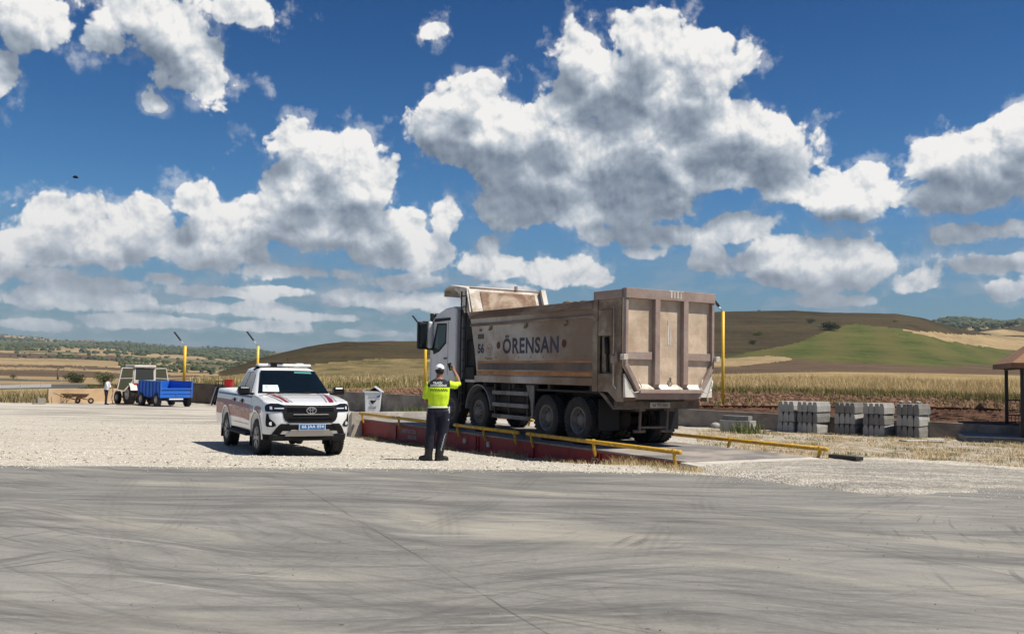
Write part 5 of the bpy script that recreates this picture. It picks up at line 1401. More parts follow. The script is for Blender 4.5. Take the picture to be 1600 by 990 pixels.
def officer():
    loc = G(684, 718.5, -.0); r = thing('person', 'person in neon yellow traffic shirt and white cap raising a phone beside the scale', 'person', (loc.x, loc.y, gz(loc.x, loc.y) + .0), math.atan2(-loc.x, loc.y))
    b = MB()
    # legs and boots
    limb(b, [(-.115, .0, .98), (-.125, .01, .75), (-.15, .02, .50), (-.17, .01, .30), (-.185, 0, .10)], [(.125, .13), (.118, .12), (.096, .098), (.090, .092), (.078, .08)])
    limb(b, [(.095, .0, .98), (.10, .02, .75), (.075, .03, .50), (.045, .02, .30), (.02, 0, .10)], [(.125, .13), (.118, .12), (.098, .10), (.092, .094), (.080, .082)])
    for (x, y, ang) in ((-.185, 0, R(62)), (.02, 0, R(-58))):
        dx, dy = -math.sin(ang), math.cos(ang)
        limb(b, [(x - dx * .07, y - dy * .07, .062), (x, y, .075), (x + dx * .09, y + dy * .09, .052), (x + dx * .17, y + dy * .17, .042), (x + dx * .205, y + dy * .205, .035)], [.05, .062, .052, .044, .026])
        limb(b, [(x, y, .06), (x, y, .22)], [.058, .062])
        b.box((x + dx * .06, y + dy * .06, .014), (.10, .28, .028), (0, 0, ang))
    torso(b, [(-.01, 0, .86, .175, .125), (-.01, 0, .96, .198, .135), (-.012, 0, 1.04, .190, .128), (-.012, -.005, 1.15, .200, .132), (-.012, -.01, 1.28, .212, .134), (-.012, -.01, 1.40, .222, .130), (-.01, 0, 1.48, .212, .116), (-.01, 0, 1.545, .165, .088), (-.005, .01, 1.585, .095, .07), (0, .015, 1.61, .06, .06)])
    limb(b, [(0, .01, 1.56), (0, .02, 1.62), (0, .03, 1.69)], [.066, .062, .062])
    # head looking to the raised phone
    b.ball((.0, .035, 1.755), .105, 12, 18, (.76, .92, 1.12))
    b.ball((.01, .125, 1.735), .022, 6, 8); limb(b, [(0, .07, 1.685), (.004, .112, 1.668)], [.055, .028]);
    for s in (-1, 1): b.ball((s * .083, .03, 1.745), .026, 6, 8, (.4, .8, 1.2))
    # left arm down, forearm forward
    limb(b, [(-.195, 0, 1.50), (-.235, .0, 1.40), (-.255, .0, 1.27), (-.262, .01, 1.20)], [.070, .066, .064, .068])
    limb(b, [(-.262, .01, 1.22), (-.258, .05, 1.15), (-.235, .16, 1.14), (-.215, .25, 1.15)], [.046, .045, .038, .029])
    # right arm: upper arm out, forearm up to the phone
    limb(b, [(.165, 0, 1.50), (.235, .02, 1.475), (.31, .04, 1.462), (.345, .05, 1.47)], [.074, .070, .067, .064])
    limb(b, [(.33, .045, 1.475), (.385, .07, 1.485), (.355, .13, 1.60), (.30, .20, 1.715), (.275, .235, 1.76)], [.044, .046, .044, .034, .029])
    hands = []
    for (c, fd, th, curl) in (((.262, .25, 1.80), (-.25, .25, .95), (-.9, .1, .3), .6), ((-.21, .285, 1.155), (.25, .95, .1), (.5, .3, .8), .5)):
        c, fd, th = Vector(c), Vector(fd).normalized(), Vector(th).normalized(); side = fd.cross(th).normalized(); pn = side.cross(fd).normalized()
        limb(b, [c - fd * .05, c - fd * .01, c + fd * .035], [(.028, .024), (.042, .022), (.040, .018)])
        for k, (o_, L) in enumerate(((-.030, .066), (-.010, .078), (.011, .072), (.031, .055))):
            p0 = c + fd * .025 + side * o_; p1 = p0 + fd * L * .45 + pn * .006; p2 = p1 + (fd * (1 - curl) + pn * curl).normalized() * L * .35; p3 = p2 + (pn * .9 + fd * .1).normalized() * L * .28
            limb(b, [p0, p1, p2, p3], [.0105, .010, .009, .008], 8)
        limb(b, [c - fd * .02 + pn * .015, c + fd * .005 + pn * .045 - side * .01, c + fd * .035 + pn * .055], [.013, .011, .009], 8)
    def cls(p):
        x, y, z = p
        arm = x > .225 or x < -.222
        if z > 1.585 and abs(x) < .12 and y < .2: return 0
        if x > .33 and z > 1.535: return 0
        if x > .215 and y > .12 and z > 1.45: return 0
        if x > .36 and y > .055 and z > 1.52: return 0
        if x < -.17 and (z < 1.195) and z > .9 and (x < -.215 or y > .13): return 0
        if z < .235: return 3
        if z < 1.045: return 1
        if x > .205 or x < -.225: return 2
        if z > 1.425: return 1
        return 2
    o = fuse(b, 'body', [M_SKIN, M_NAVY, M_NEON, M_BOOT], cls, r)
    bv = BVHTree.FromPolygons([v.co for v in o.data.vertices], [tuple(p.vertices) for p in o.data.polygons])
    def on_back(x, z, off=.006):
        h = bv.ray_cast(Vector((x, -1, z)), Vector((0, 1, 0)))
        return (x, (h[0].y if h[0] else -.1) - off, z)
    lettering('TRAFİK', .055, .19, None or (0, 0, 0), lv, ru, M_REFL, o, bold=.03, fn=lambda u, v: on_back(u - .03, 1.515 + v))
    lettering('JANDARMASI', .055, .32, (0, 0, 0), lv, ru, M_REFL, o, bold=.03, fn=lambda u, v: on_back(u - .02, 1.455 + v))
    c = MB()
    for k in range(15):
        for j in range(2):
            if (k + j) % 2 == 0:
                x0 = -.175 + .0225 * k; c.add([on_back(x0, 1.35 + j * .022), on_back(x0 + .0225, 1.35 + j * .022), on_back(x0 + .0225, 1.372 + j * .022), on_back(x0, 1.372 + j * .022)], [(0, 1, 2, 3)])
    c.build('checker_band', M_NAVY, o, fix=False)
    c = MB(); torso(c, [(-.012, 0, 1.02, .202, .140), (-.012, 0, 1.055, .202, .140)], 28); c.build('belt', M_BELT, o)
    c = MB(); c.box((.19, -.03, .99), (.045, .07, .13)); c.build('white_pouch', M_BELT, o, bevel=.01)
    c = MB(); c.box((.16, -.04, 1.05), (.07, .05, .09)); c.build('holster', M_BOOT, o, bevel=.01)
    c = MB(); c.box((.165, -.06, .80), (.07, .02, .03)); c.build('thigh_pocket_tag', M_REFL, o)
    def on_leg(x, z):
        h = bv.ray_cast(Vector((x, -1, z)), Vector((0, 1, 0))); return (x, (h[0].y if h[0] else -.05) - .005, z)
    c = MB()
    for k in range(11):
        x0 = .145 - .007 * k; z0 = .50 - .030 * k; s = .012 if k % 2 else 0
        c.add([on_leg(x0 - s - .018, z0), on_leg(x0 - s, z0 + .012), on_leg(x0 - s, z0 + .028), on_leg(x0 - s - .018, z0 + .016)], [(0, 1, 2, 3)])
    c.build('trouser_check_strip', M_BELT, o, fix=False)
    # cap worn forward, the arched opening at the back; short black hair below
    c = MB(); n = 22; rings = []
    for j in range(8):
        a = j / 7 * PI / 2; rr_ = math.cos(a); rings.append([Vector((.0 + .094 * rr_ * math.cos(t), .035 + .108 * rr_ * math.sin(t), 1.775 + .105 * math.sin(a))) for t in [2 * PI * k / n for k in range(n)]])
    c.loft(rings[:-1] + [[Vector((0, .035, 1.88)) + (v - Vector((0, .035, 1.88))) * .05 for v in rings[-2]]]); cap = c.build('cap', M_CAPW, o)
    c = MB(); c.loft([[Vector((.07 * math.cos(t), .14 + .085 * math.sin(t) * (1 if math.sin(t) > 0 else .2), zz)) for t in [2 * PI * k / 16 for k in range(16)]] for zz in (1.778, 1.786)]); c.build('peak', M_CAPW, cap)
    c = MB(); c.ball((0, -.062, 1.79), .036, 6, 12, (1.1, .35, .55)); c.build('cap_opening', M_HAIR, cap)
    c = MB(); c.ball((0, .018, 1.745), .098, 10, 16, (.86, .90, .86)); c.build('hair', M_HAIR, o)
    ph = MB(); ph.box((.205, .285, 1.832), (.078, .014, .15), (R(-8), R(-18), 0)); ph.box((.192, .274, 1.875), (.03, .01, .03), (R(-8), R(-18), 0))
    pho = ph.build('phone', mat('black_phone', (.01, .01, .012), .25), None, bevel=.006)
    pho.matrix_world = Matrix.Translation(r.location) @ Matrix.Rotation(r.rotation_euler.z, 4, 'Z')
    tag(pho, 'black phone held up in the right hand of the person in the neon vest', 'phone')
officer()

M_SHIRT = mat('white_shirt_cloth', (.72, .73, .76), .8, var=.08, vscale=8)
M_TROUS = mat('black_trouser_cloth', (.018, .018, .022), .85, var=.2)
def worker():
    p = GH(165, 632); r = thing('person', 'person in white shirt and dark trousers holding a hose by the tan wall', 'person', p, 0)
    b = MB()                                  # faces +X, leaning a little forward
    limb(b, [(.0, .09, .93), (-.01, .09, .70), (-.02, .09, .48), (-.05, .09, .09)], [(.11, .12), .10, .075, .06])
    limb(b, [(.02, -.09, .93), (.05, -.09, .70), (.06, -.09, .48), (.06, -.09, .09)], [(.11, .12), .10, .075, .06])
    for x, y in ((-.05, .09), (.06, -.09)): limb(b, [(x - .06, y, .05), (x, y, .06), (x + .12, y, .045), (x + .20, y, .035)], [.045, .055, .045, .028])
    torso(b, [(.0, 0, .88, .12, .17), (.01, 0, 1.0, .125, .18), (.03, 0, 1.15, .125, .18), (.06, 0, 1.30, .13, .20), (.09, 0, 1.42, .115, .19), (.11, 0, 1.49, .07, .10)])
    limb(b, [(.10, 0, 1.46), (.14, 0, 1.52), (.17, 0, 1.58)], [.06, .055, .055])
    b.ball((.19, 0, 1.64), .10, 12, 16, (.95, .78, 1.12)); b.ball((.285, 0, 1.61), .02, 6, 8); 
    for s in (-1, 1): b.ball((.18, s * .08, 1.63), .024, 6, 8, (.8, .4, 1.2))
    for s in (-1, 1):
        limb(b, [(.09, s * .19, 1.41), (.12, s * .22, 1.28), (.17, s * .22, 1.14)], [.062, .055, .048])
        limb(b, [(.17, s * .22, 1.15), (.28, s * .18, 1.13), (.40, s * .12, 1.16)], [.046, .038, .03])
        limb(b, [(.40, s * .12, 1.16), (.45, s * .10, 1.17)], [.03, .036])
        for k in range(4): limb(b, [(.45, s * (.075 + .018 * k), 1.17), (.49, s * (.075 + .018 * k), 1.175), (.50, s * (.075 + .018 * k), 1.15)], [.011, .010, .009], 6)
        limb(b, [(.42, s * .07, 1.17), (.46, s * .05, 1.19)], [.012, .010], 6)
    def cls(p):
        x, y, z = p
        if z > 1.495 or (x > .37 and z > 1.0): return 0
        if z < .09: return 3
        return 1 if z < .96 else 2
    o = fuse(b, 'body', [M_SKIN, M_TROUS, M_SHIRT, M_BOOT], cls, r, .014)
    c = MB(); c.ball((.175, 0, 1.675), .105, 10, 16, (.95, .82, .95)); c.build('hair', M_HAIR, o)
    h = MB(); pts = [Vector((.42, 0, 1.14)), Vector((.44, 0, .8)), Vector((.40, -.05, .45)), Vector((.5, -.1, .12)), Vector((.8, -.2, .03)), Vector((1.3, -.5, .03)), Vector((2.0, -.4, .03)), Vector((2.8, .2, .03))]
    h.tube([p + q for q in pts], .03, 8); tag(h.build('hose', mat('brown_hose', (.22, .12, .08), .6), None), 'thin brown hose hanging from the worker hands to the ground', 'hose')
worker()

# ------------------------------------------------------------------ tractor and blue trailer (x forward)
FH = R(133)
M_TRW = mat('off_white_tractor_paint', (.62, .58, .52), .5, dirt=(.35, .24, .16), damt=.4)
M_TRR = mat('rusty_red_tractor_paint', (.36, .09, .05), .6, dirt=(.2, .1, .07), damt=.4)
M_BLUE = mat('bright_blue_trailer_paint', (.012, .13, .55), .45, dirt=(.10, .12, .2), damt=.35, dscale=2)
M_BLUED = mat('dark_blue_trailer_paint', (.010, .05, .22), .5)
tro = GH(268, 634.5)
def TRX(x, y, z=0): return tro + Matrix.Rotation(FH, 3, 'Z') @ Vector((x, y, z))
trl = thing('farm_trailer', 'bright blue farm trailer with open body behind the white tractor', 'trailer', TRX(0, 0), FH)
b = MB(); b.bx(-.6, 2.7, -1.02, 1.02, .62, .70); b.build('bed_floor', M_BLUE, trl)
for s in (1, -1):
    b = MB(); b.bx(-.6, 2.7, *sorted((s * .99, s * 1.03)), .66, 1.58)
    for k in range(7): b.bx(-.55 + .53 * k, -.47 + .53 * k, *sorted((s * 1.02, s * 1.09)), .62, 1.60)
    b.bx(-.62, 2.72, *sorted((s * .98, s * 1.06)), 1.56, 1.63); b.build('side_board', M_BLUE, trl, bevel=.01)
b = MB(); b.bx(2.68, 2.73, -1.0, 1.0, .66, 1.60); b.build('front_board', M_BLUE, trl)
b = MB(); b.bx(-.64, -.60, -1.0, 1.0, .58, 1.14); b.bx(-.69, -.62, -1.02, 1.02, 1.10, 1.18); b.bx(-.67, -.62, -1.02, 1.02, .84, .88); b.bx(-.67, -.62, -.03, .03, .6, .86); b.build('tail_board', M_BLUE, trl, bevel=.008)
b = MB()
for s in (1, -1): b.bx(-.68, -.60, *sorted((s * .96, s * 1.05)), .58, 1.63)
b.build('corner_post', M_BLUE, trl)
b = MB(); b.bx(-.55, 2.6, -.4, .4, .44, .62); b.bar((2.6, 0, .5), (4.3, 0, .55), .10); b.bar((2.6, .4, .5), (3.8, 0, .55), .07); b.bar((2.6, -.4, .5), (3.8, 0, .55), .07); b.build('drawbar', M_BLUED, trl)
b = MB(); b.bx(-.66, -.60, -.45, .45, .46, .54); b.build('rear_light_bar', M_PLW, trl)
M_TRIM2 = mat('cream_wheel_rim', (.55, .50, .42), .6, dirt=(.3, .22, .15), damt=.4)
TW_ = wheel_meshes(.43, .24, .22, False, mr=M_TRIM2, tn=24)
for ax in (-.1, 2.3):
    for s in (1, -1): add_wheel(trl, TW_, ax, s * .98, .43, s < 0)
b = MB()
for ax in (-.1, 2.3): b.cyl((ax, -.95, .43), (ax, .95, .43), .05)
b.build('axle', M_BLUED, trl)

tc0 = TRX(4.75, .05)
trc = thing('tractor', 'old white cabbed tractor with both doors open by the tan wall', 'tractor', (tc0.x, tc0.y, gz(tc0.x, tc0.y)), FH)
TRr = wheel_meshes(.70, .42, .36, False, mr=M_TRIM2, tn=22); TRf = wheel_meshes(.42, .24, .20, False, mr=M_TRIM2, tn=20)
for s in (1, -1): add_wheel(trc, TRr, 0, s * .78, .70, s < 0); add_wheel(trc, TRf, 2.15, s * .72, .42, s < 0)
b = MB(); b.bx(-.35, 2.6, -.25, .25, .55, .95); b.cyl((0, -.7, .70), (0, .7, .70), .12); b.bar((2.15, -.65, .45), (2.15, .65, .45), .10); b.bar((-.35, 0, .5), (-.7, 0, .5), .12); b.bar((-.3, .3, .9), (-.75, .3, .5), .05); b.bar((-.3, -.3, .9), (-.75, -.3, .5), .05); b.build('chassis', M_TRR, trc)
b = MB(); b.prism([(.95, .95), (.95, 1.55), (2.6, 1.38), (2.72, 1.25), (2.72, .80), (1.0, .80)], 'Y', -.34, .34); b.build('bonnet', M_TRR, trc, bevel=.05)
b = MB(); b.cyl((1.5, .2, 1.4), (1.5, .2, 2.1), .04); b.build('exhaust_pipe', M_BLKM, trc)
for s in (1, -1):
    b = MB(); pts = [(.0 + .80 * math.cos(a), .70 + .80 * math.sin(a)) for a in [PI * (.10 + .8 * i / 9) for i in range(10)]]
    for (p, q) in zip(pts[:-1], pts[1:]): b.bar((p[0], s * .78, p[1]), (q[0], s * .78, q[1]), .46, .04)
    b.build('mudguard', M_TRW, trc)
b = MB()
for x, y in ((-.45, .68), (-.45, -.68), (.95, .62), (.95, -.62)): b.bar((x, y, 1.35), (x * .9, y * .93, 2.48), .09)
b.bar((.3, .68, .9), (.3, .66, 2.45), .06); b.bar((.3, -.68, .9), (.3, -.66, 2.45), .06)
b.build('cab_post', M_TRW, trc)
b = MB(); b.bx(-.55, 1.05, -.74, .74, 2.44, 2.62); b.build('cab_roof', M_TRW, trc, bevel=.06, bseg=3)
b = MB(); b.bx(-.47, -.44, -.60, .60, 1.62, 2.40); b.build('rear_window', mat('dusty_cab_glass', (.05, .055, .05), .15), trc)
b = MB(); b.bx(.93, .95, -.58, .58, 1.6, 2.42); b.build('windscreen', M_GLASSD, trc)
b = MB(); b.bx(-.52, -.46, -.72, .72, 1.36, 1.62); b.build('rear_panel', M_TRW, trc, bevel=.02)
b = MB(); b.bx(-.56, -.50, -.70, -.42, 1.30, 1.42); b.bx(-.56, -.50, .42, .70, 1.30, 1.42); b.build('tail_lamp', M_REDL, trc)
b = MB(); b.bx(-.3, .4, -.25, .25, .95, 1.45); b.bx(-.38, -.28, -.25, .25, 1.4, 1.95); b.build('seat', M_BLKM, trc, bevel=.04)
for s in (1, -1):
    d = thing('door', None, None); d.parent = trc; d.location = (-.42, s * .72, 0); d.rotation_euler = (0, 0, 0)
    bpy.data.objects.remove(d)
    o_ = [(s * .04, 2.40), (s * .78, 2.42), (s * 1.05, .98), (s * .62, .90), (s * .04, 1.55)]
    fr_ = MB(); y0 = s * .70
    P = [(-.40, y0 + y, z) for y, z in o_]
    for a_, c_ in zip(P, P[1:] + P[:1]): fr_.bar(a_, c_, .06, .05, (1, 0, 0))
    fr_.bar((-.40, y0 + s * .02, 1.75), (-.40, y0 + s * .92, 1.72), .04, .04, (1, 0, 0))
    dr = fr_.build('door', M_TRW, trc)
    gl = MB(); gl.prism([(y0 + y * .97 + s * .01, z * .985 + .02) for y, z in o_], 'X', -.405, -.395); gl.build('pane', mat('olive_tinted_pane', (.075, .075, .045), .2), dr)

# ------------------------------------------------------------------ wheelbarrows
M_RUST = mat('rusty_brown_steel', (.17, .095, .05), .8, var=.3, vscale=4, dirt=(.30, .24, .17), damt=.5)
def barrow(px, py, rz, label, back=False):
    p = GH(px, py)
    r = thing('wheelbarrow', label, 'wheelbarrow', p, rz, 'wheelbarrows by the tan wall')
    b = MB(); b.loft([[Vector((x, y, z)) for x, y in ((-.40 * k, -.30 * k), (.42 * k, -.24 * k), (.42 * k, .24 * k), (-.40 * k, .30 * k))] for z, k in ((.40, .55), (.62, 1.0), (.64, 1.03))], sm=False)
    b.f.pop(); b.mi.pop(); b.sm.pop(); t_ = b.build('tray', M_RUST, r); q = t_.modifiers.new('s', 'SOLIDIFY'); q.thickness = .02
    b = MB()
    for s in (1, -1): b.tube([Vector((.62, s * .06, .22)), Vector((-.30, s * .24, .42)), Vector((-.78, s * .30, .62)), Vector((-.98, s * .30, .66))], .022, 8)
    b.build('handle', M_RUST, r)
    for s in (1, -1):
        b = MB(); b.tube([Vector((-.28, s * .24, .42)), Vector((-.34, s * .22, .03)), Vector((-.05, s * .22, .38))], .018, 8); b.build('leg', M_RUST, r)
    b = MB(); b.lathe([(-.05, .10), (-.06, .17), (0, .20), (.06, .17), (.05, .10)], 'Y', (.60, 0, .20), 24); b.build('wheel', M_TYRE, r)
    return r
barrow(108, 629.5, R(-6), 'rusty brown wheelbarrow with long handles, the left one by the tan wall')
barrow(127, 630.0, R(8), 'rusty brown wheelbarrow, the right one of the pair by the tan wall')

# ------------------------------------------------------------------ white waste bin
M_BINW = mat('white_bin_metal', (.66, .69, .71), .5, var=.05, dirt=(.35, .30, .25), damt=.3, dscale=3)
bp = GH(583.5, 643.5); s_ = bp.y / F
bn_ = thing('waste_bin', 'white metal waste bin with peaked open lid standing by the long wall', 'waste bin', bp, math.atan2(-bp.x, bp.y) - .15)
wb = 26 * s_; hb_ = 31 * s_
b = MB(); b.prism([(-wb * .44, .05), (wb * .44, .05), (wb * .5, hb_), (-wb * .5, hb_)], 'Y', -.40, .40); body_b = b.build('bin_body', M_BINW, bn_, bevel=.04)
b = MB(); b.bx(-wb * .53, wb * .53, -.43, .43, hb_ - .02, hb_ + .06); b.build('rim', M_BINW, bn_, bevel=.015)
b = MB(); b.bx(-wb * .46, wb * .46, -.38, .36, hb_ + .055, hb_ + .075); b.build('dark_opening', M_BLKM, bn_)
top = hb_ + .34
b = MB(); b.bar((wb * .50, -.02, hb_ + .04), (wb * .05, -.02, top), .84, .035, (0, 0, 1)); b.build('lid', M_BINW, bn_)
b = MB(); b.bar((-wb * .50, -.36, hb_ + .02), (-wb * .62, -.36, hb_ + .10), .1, .03); b.bar((-wb * .62, -.30, hb_ + .09), (-wb * .30, -.30, hb_ + .22), .14, .03); b.build('lid_flap', M_BINW, bn_)
b = MB(); b.prism([(wb * .46, hb_ + .05), (-wb * .40, hb_ + .05), (wb * .0, top - .04), (wb * .06, top - .02)], 'Y', .34, .38); b.build('lid_back', M_BLKM, bn_)
b = MB(); c0 = (0, -.412, hb_ * .50)
b.prism([(-.02, c0[2] - .10), (.05, c0[2] - .02), (.17, c0[2] + .06), (.19, c0[2] + .15), (.05, c0[2] + .10), (-.02, c0[2] + .13), (-.16, c0[2] + .10), (-.10, c0[2] + .03)], 'Y', -.425, -.405); b.build('dark_emblem', M_BLKM, bn_)
for zz, ww in ((.80, .42), (.30, .40), (.22, .34)):
    b = MB(); b.bx(-ww * wb * .6, ww * wb * .6, -.423, -.405, hb_ * zz - .012, hb_ * zz + .012); b.build('faded_line', M_GREYR, bn_)
b = MB(); b.prism([(wb * .2, hb_ * .80), (wb * .46, hb_ * .88), (wb * .44, hb_ * .80), (wb * .30, hb_ * .74)], 'Y', -.425, -.406); b.build('blue_sticker', M_BLUES, bn_)
for x in (-.3, .3):
    b = MB(); b.cyl((x, -.3, .04), (x + .04, -.3, .04), .05, n=10); b.build('castor', M_BLKM, bn_)

# ------------------------------------------------------------------ stacked kerb blocks
M_BLK1 = mat('dark_grey_kerb_block', (.20, .197, .188), .9, var=.3, vscale=2, dirt=(.11, .107, .10), damt=.45, dscale=2, bump=.4, bscale=18)
M_BLK2 = mat('pale_grey_kerb_block', (.34, .335, .32), .9, var=.25, vscale=2, dirt=(.19, .185, .17), damt=.4, dscale=2, bump=.4, bscale=18)
BH = .40
def block_mesh(wd, L, m):
    b = MB(); h = BH - .012; w = wd / 2 - .006
    # a kerb stone: chamfered shoulders at the top of its section
    b.prism([(-w, 0), (w, 0), (w, h * .62), (w * .90, h * .66), (w * .62, h), (-w * .62, h), (-w * .90, h * .66), (-w, h * .62)], 'Y', -.0, L)
    o = b.build('kerb_block', m, None, bevel=.008); return o
e_r = GH(1437, 683.5); fd = Vector((-.77, .64, 0)).normalized(); bd = Vector((.64, .77, 0)).normalized()
ANG = math.atan2(bd.y, bd.x) - PI / 2
blk = {}
names = {0: 'bottom', 1: 'middle', 2: 'top'}
# stack: start distance along the front line, number of blocks, width, length, place words
stacks = [(0.0, 4, .205, 1.25, 'the rightmost stack'), (1.22, 4, .20, 1.15, 'the second stack from the right'), (2.30, 4, .20, .95, 'the middle stack of kerb blocks'),
          (3.76, 4, .20, 1.25, 'the second stack from the left'), (4.68, 3, .23, 1.1, 'the leftmost stack')]
proto = {}
rb = random.Random(9)
for si, (s0, nb, wd, L, words) in enumerate(stacks):
    for lv_ in range(3):
        for k in range(nb):
            key = (wd, L, (si + lv_) % 2 if si < 4 else 1)
            if key not in proto:
                o = block_mesh(wd, L, M_BLK2 if key[2] else M_BLK1); proto[key] = (o, [False])
            o, used = proto[key]
            if used[0]: o = o.copy(); COL.objects.link(o)
            used[0] = True
            p = e_r + fd * (s0 + wd * (k + .5)) + bd * rb.uniform(-.05, .04)
            o.location = (p.x, p.y, gbase(p.y) - .005 + lv_ * BH); o.rotation_euler = (0, 0, ANG + rb.uniform(-.03, .03))
            tag(o, 'grey concrete kerb block in the %s row of %s' % (names[lv_], words), 'kerb block', 'concrete kerb blocks in the %s row of %s' % (names[lv_], words))
# broken pieces on top of the rightmost stack
for k in range(3):
    b = MB(); b.ball((0, 0, .05), .09, 4, 7, (1.2, .9, .6)); o = b.build('broken_block', M_BLK2)
    p = e_r + fd * (.10 + .3 * k) + bd * .15; o.location = (p.x, p.y, gbase(p.y) + 3 * BH); o.rotation_euler = (0, 0, k)
    tag(o, 'pale broken lump of concrete on top of the rightmost kerb stack', 'rubble', 'broken concrete lumps on the rightmost kerb stack')
# two pale blocks and a dark plank left of the stacks
q0 = GH(1172, 675.5)
for k in range(3):
    b = MB(); b.bx(-.01, .40, 0, .55, 0, .46); o = b.build('concrete_block', M_BLK2, None, bevel=.012)
    p = q0 + fd * (.42 * (k + 1)); o.location = (p.x, p.y, gbase(p.y) - .03); o.rotation_euler = (0, 0, ANG)
    tag(o, ['pale cube shaped concrete block at the right end of the short low row', 'grey concrete block in the middle of the short low row', 'grey concrete block at the left end of the short low row'][k], 'concrete block', 'short low row of concrete blocks')
b = MB(); b.box((0, 0, .09), (1.1, .35, .17)); o = b.build('dark_slab', M_BLK1, None, bevel=.015)
p = q0 + fd * .66 + bd * .25; o.location = (p.x, p.y, gbase(p.y) + .435); o.rotation_euler = (0, 0, ANG); tag(o, 'dark grey slab lying on the short low row of concrete blocks', 'slab')
p = GH(1118, 668); b = MB(); b.ball((0, 0, .10), .18, 6, 10, (1.2, 1, .75)); o = b.build('stone', M_BLK2); o.location = p; tag(o, 'pale rounded stone left of the short low row of concrete blocks', 'stone')
p = GH(1440, 690); b = MB(); b.box((0, 0, .03), (1.3, .5, .06), (0, 0, .15)); b.box((.5, .1, .06), (.5, .3, .06), (0, 0, -.4)); o = b.build('broken_slab', M_PIER, None, bevel=.02); o.location = p; tag(o, 'pale broken slab lying flat in front of the rightmost kerb stack', 'slab')

# ------------------------------------------------------------------ open shelter at the right edge
M_ROOF = mat('brown_shingle_roof', (.24, .13, .07), .8, var=.25, vscale=5, dirt=(.16, .09, .05), damt=.4, bump=.5, bscale=12)
M_FASC = mat('brown_timber', (.19, .10, .055), .75, var=.2, vscale=5, stretch=(1, 1, 8))
M_DARKST = mat('black_painted_steel', (.012, .012, .014), .5)
c1 = GH(1508, 689.5)
pv = thing('shelter', 'open shelter with brown hipped roof, black posts and concrete base at right', 'shelter', c1, R(-20))
S_ = 4.6
b = MB(); b.bx(0, S_, 0, S_, -.15, .19); b.build('base_slab', M_BLK1, pv, bevel=.02)
b = MB(); b.bx(0.0, S_, -.012, .0, .165, .192); b.build('slab_edge', M_PIER, pv)
for x in (1.78, S_ - .35):
    for y in (.45, S_ - .45):
        b = MB(); b.bx(x - .055, x + .055, y - .055, y + .055, .19, 2.62); b.build('post', M_DARKST, pv, bevel=.008)
ex0, ex1, ey0, ey1 = 1.42, S_ + .2, -.15, S_ + .15
ze, za_ = 2.60, 3.9
b = MB(); ap = ((ex0 + ex1) / 2, (ey0 + ey1) / 2, za_)
for dz in (0,):
    vs = [(ex0, ey0, ze), (ex1, ey0, ze), (ex1, ey1, ze), (ex0, ey1, ze), ap]; b.add(vs, [(0, 1, 4), (1, 2, 4), (2, 3, 4), (3, 0, 4)])
ro = b.build('roof', M_ROOF, pv); q = ro.modifiers.new('s', 'SOLIDIFY'); q.thickness = .10; q.offset = 0
b = MB()
for (a_, c_) in (((ex0, ey0), (ex1, ey0)), ((ex1, ey0), (ex1, ey1)), ((ex1, ey1), (ex0, ey1)), ((ex0, ey1), (ex0, ey0))): b.bar((*a_, ze - .05), (*c_, ze - .05), .04, .15)
b.build('fascia', M_FASC, pv)
b = MB()
for y in (.45, S_ - .45): b.bar((1.6, y, 2.58), (S_ - .1, y, 2.58), .10, .12)
for x in (1.78, S_ - .35): b.bar((x, .2, 2.50), (x, S_ - .2, 2.50), .10, .12)
b.build('beam', M_DARKST, pv)
for (a_, c_) in (((1.82, .45), (S_ - .4, .45)), ((1.82, S_ - .45), (S_ - .4, S_ - .45))):
    b = MB()
    for z in (.32, .80, 1.35): b.bar((*a_, z), (*c_, z), .045, .045)
    n = 20
    for k in range(1, n):
        x = a_[0] + (c_[0] - a_[0]) * k / n; b.bar((x, a_[1], .32), (x, a_[1], .78), .018)
    for k in range(1, 6):
        x = a_[0] + (c_[0] - a_[0]) * k / 6; b.bar((x, a_[1], .80), (x, a_[1], 1.35), .018)
    b.build('railing', M_DARKST, pv)
b = MB(); b.bx(1.7, 4.0, 1.0, 1.35, .62, .67); b.bx(1.8, 1.88, 1.05, 1.3, .19, .62); b.bx(3.8, 3.88, 1.05, 1.3, .19, .62); b.build('bench', M_FASC, pv)

# ------------------------------------------------------------------ plants
def leafmat(name, c1, c2, rough=.7, scale=1.2):
    m = bpy.data.materials.new(name); m.use_nodes = True; t = m.node_tree; b = t.nodes['Principled BSDF']
    b.inputs['Roughness'].default_value = rough; b.inputs['Specular IOR Level'].default_value = .15
    p = N(t, 'ShaderNodeNewGeometry'); n = NOISE(t, p.outputs['Position'], scale, 5, .7)
    c = MIXC(t, MR(t, n, .3, .7), c1, c2); c = MIXC(t, MA(t, 'MULTIPLY', p.outputs['Random Per Island'], .55), c, tuple(min(1, v * 1.7) for v in c2))
    t.links.new(c, b.inputs['Base Color'])
    return m
M_STRAW = leafmat('dry_straw', (.32, .235, .115), (.56, .44, .24), scale=.25)
M_OLIVE = leafmat('olive_weeds', (.10, .105, .035), (.22, .19, .07), scale=.5)
M_WEED = leafmat('green_weeds', (.05, .085, .02), (.14, .16, .05), scale=1.0)
M_LEAF = leafmat('dark_leaves', (.022, .034, .014), (.060, .075, .030), scale=1.0)
M_LEAF2 = leafmat('mid_green_leaves', (.035, .055, .018), (.085, .11, .035), scale=1.0)
M_BARK = mat('grey_brown_bark', (.11, .085, .06), .9, var=.3, bump=.5)

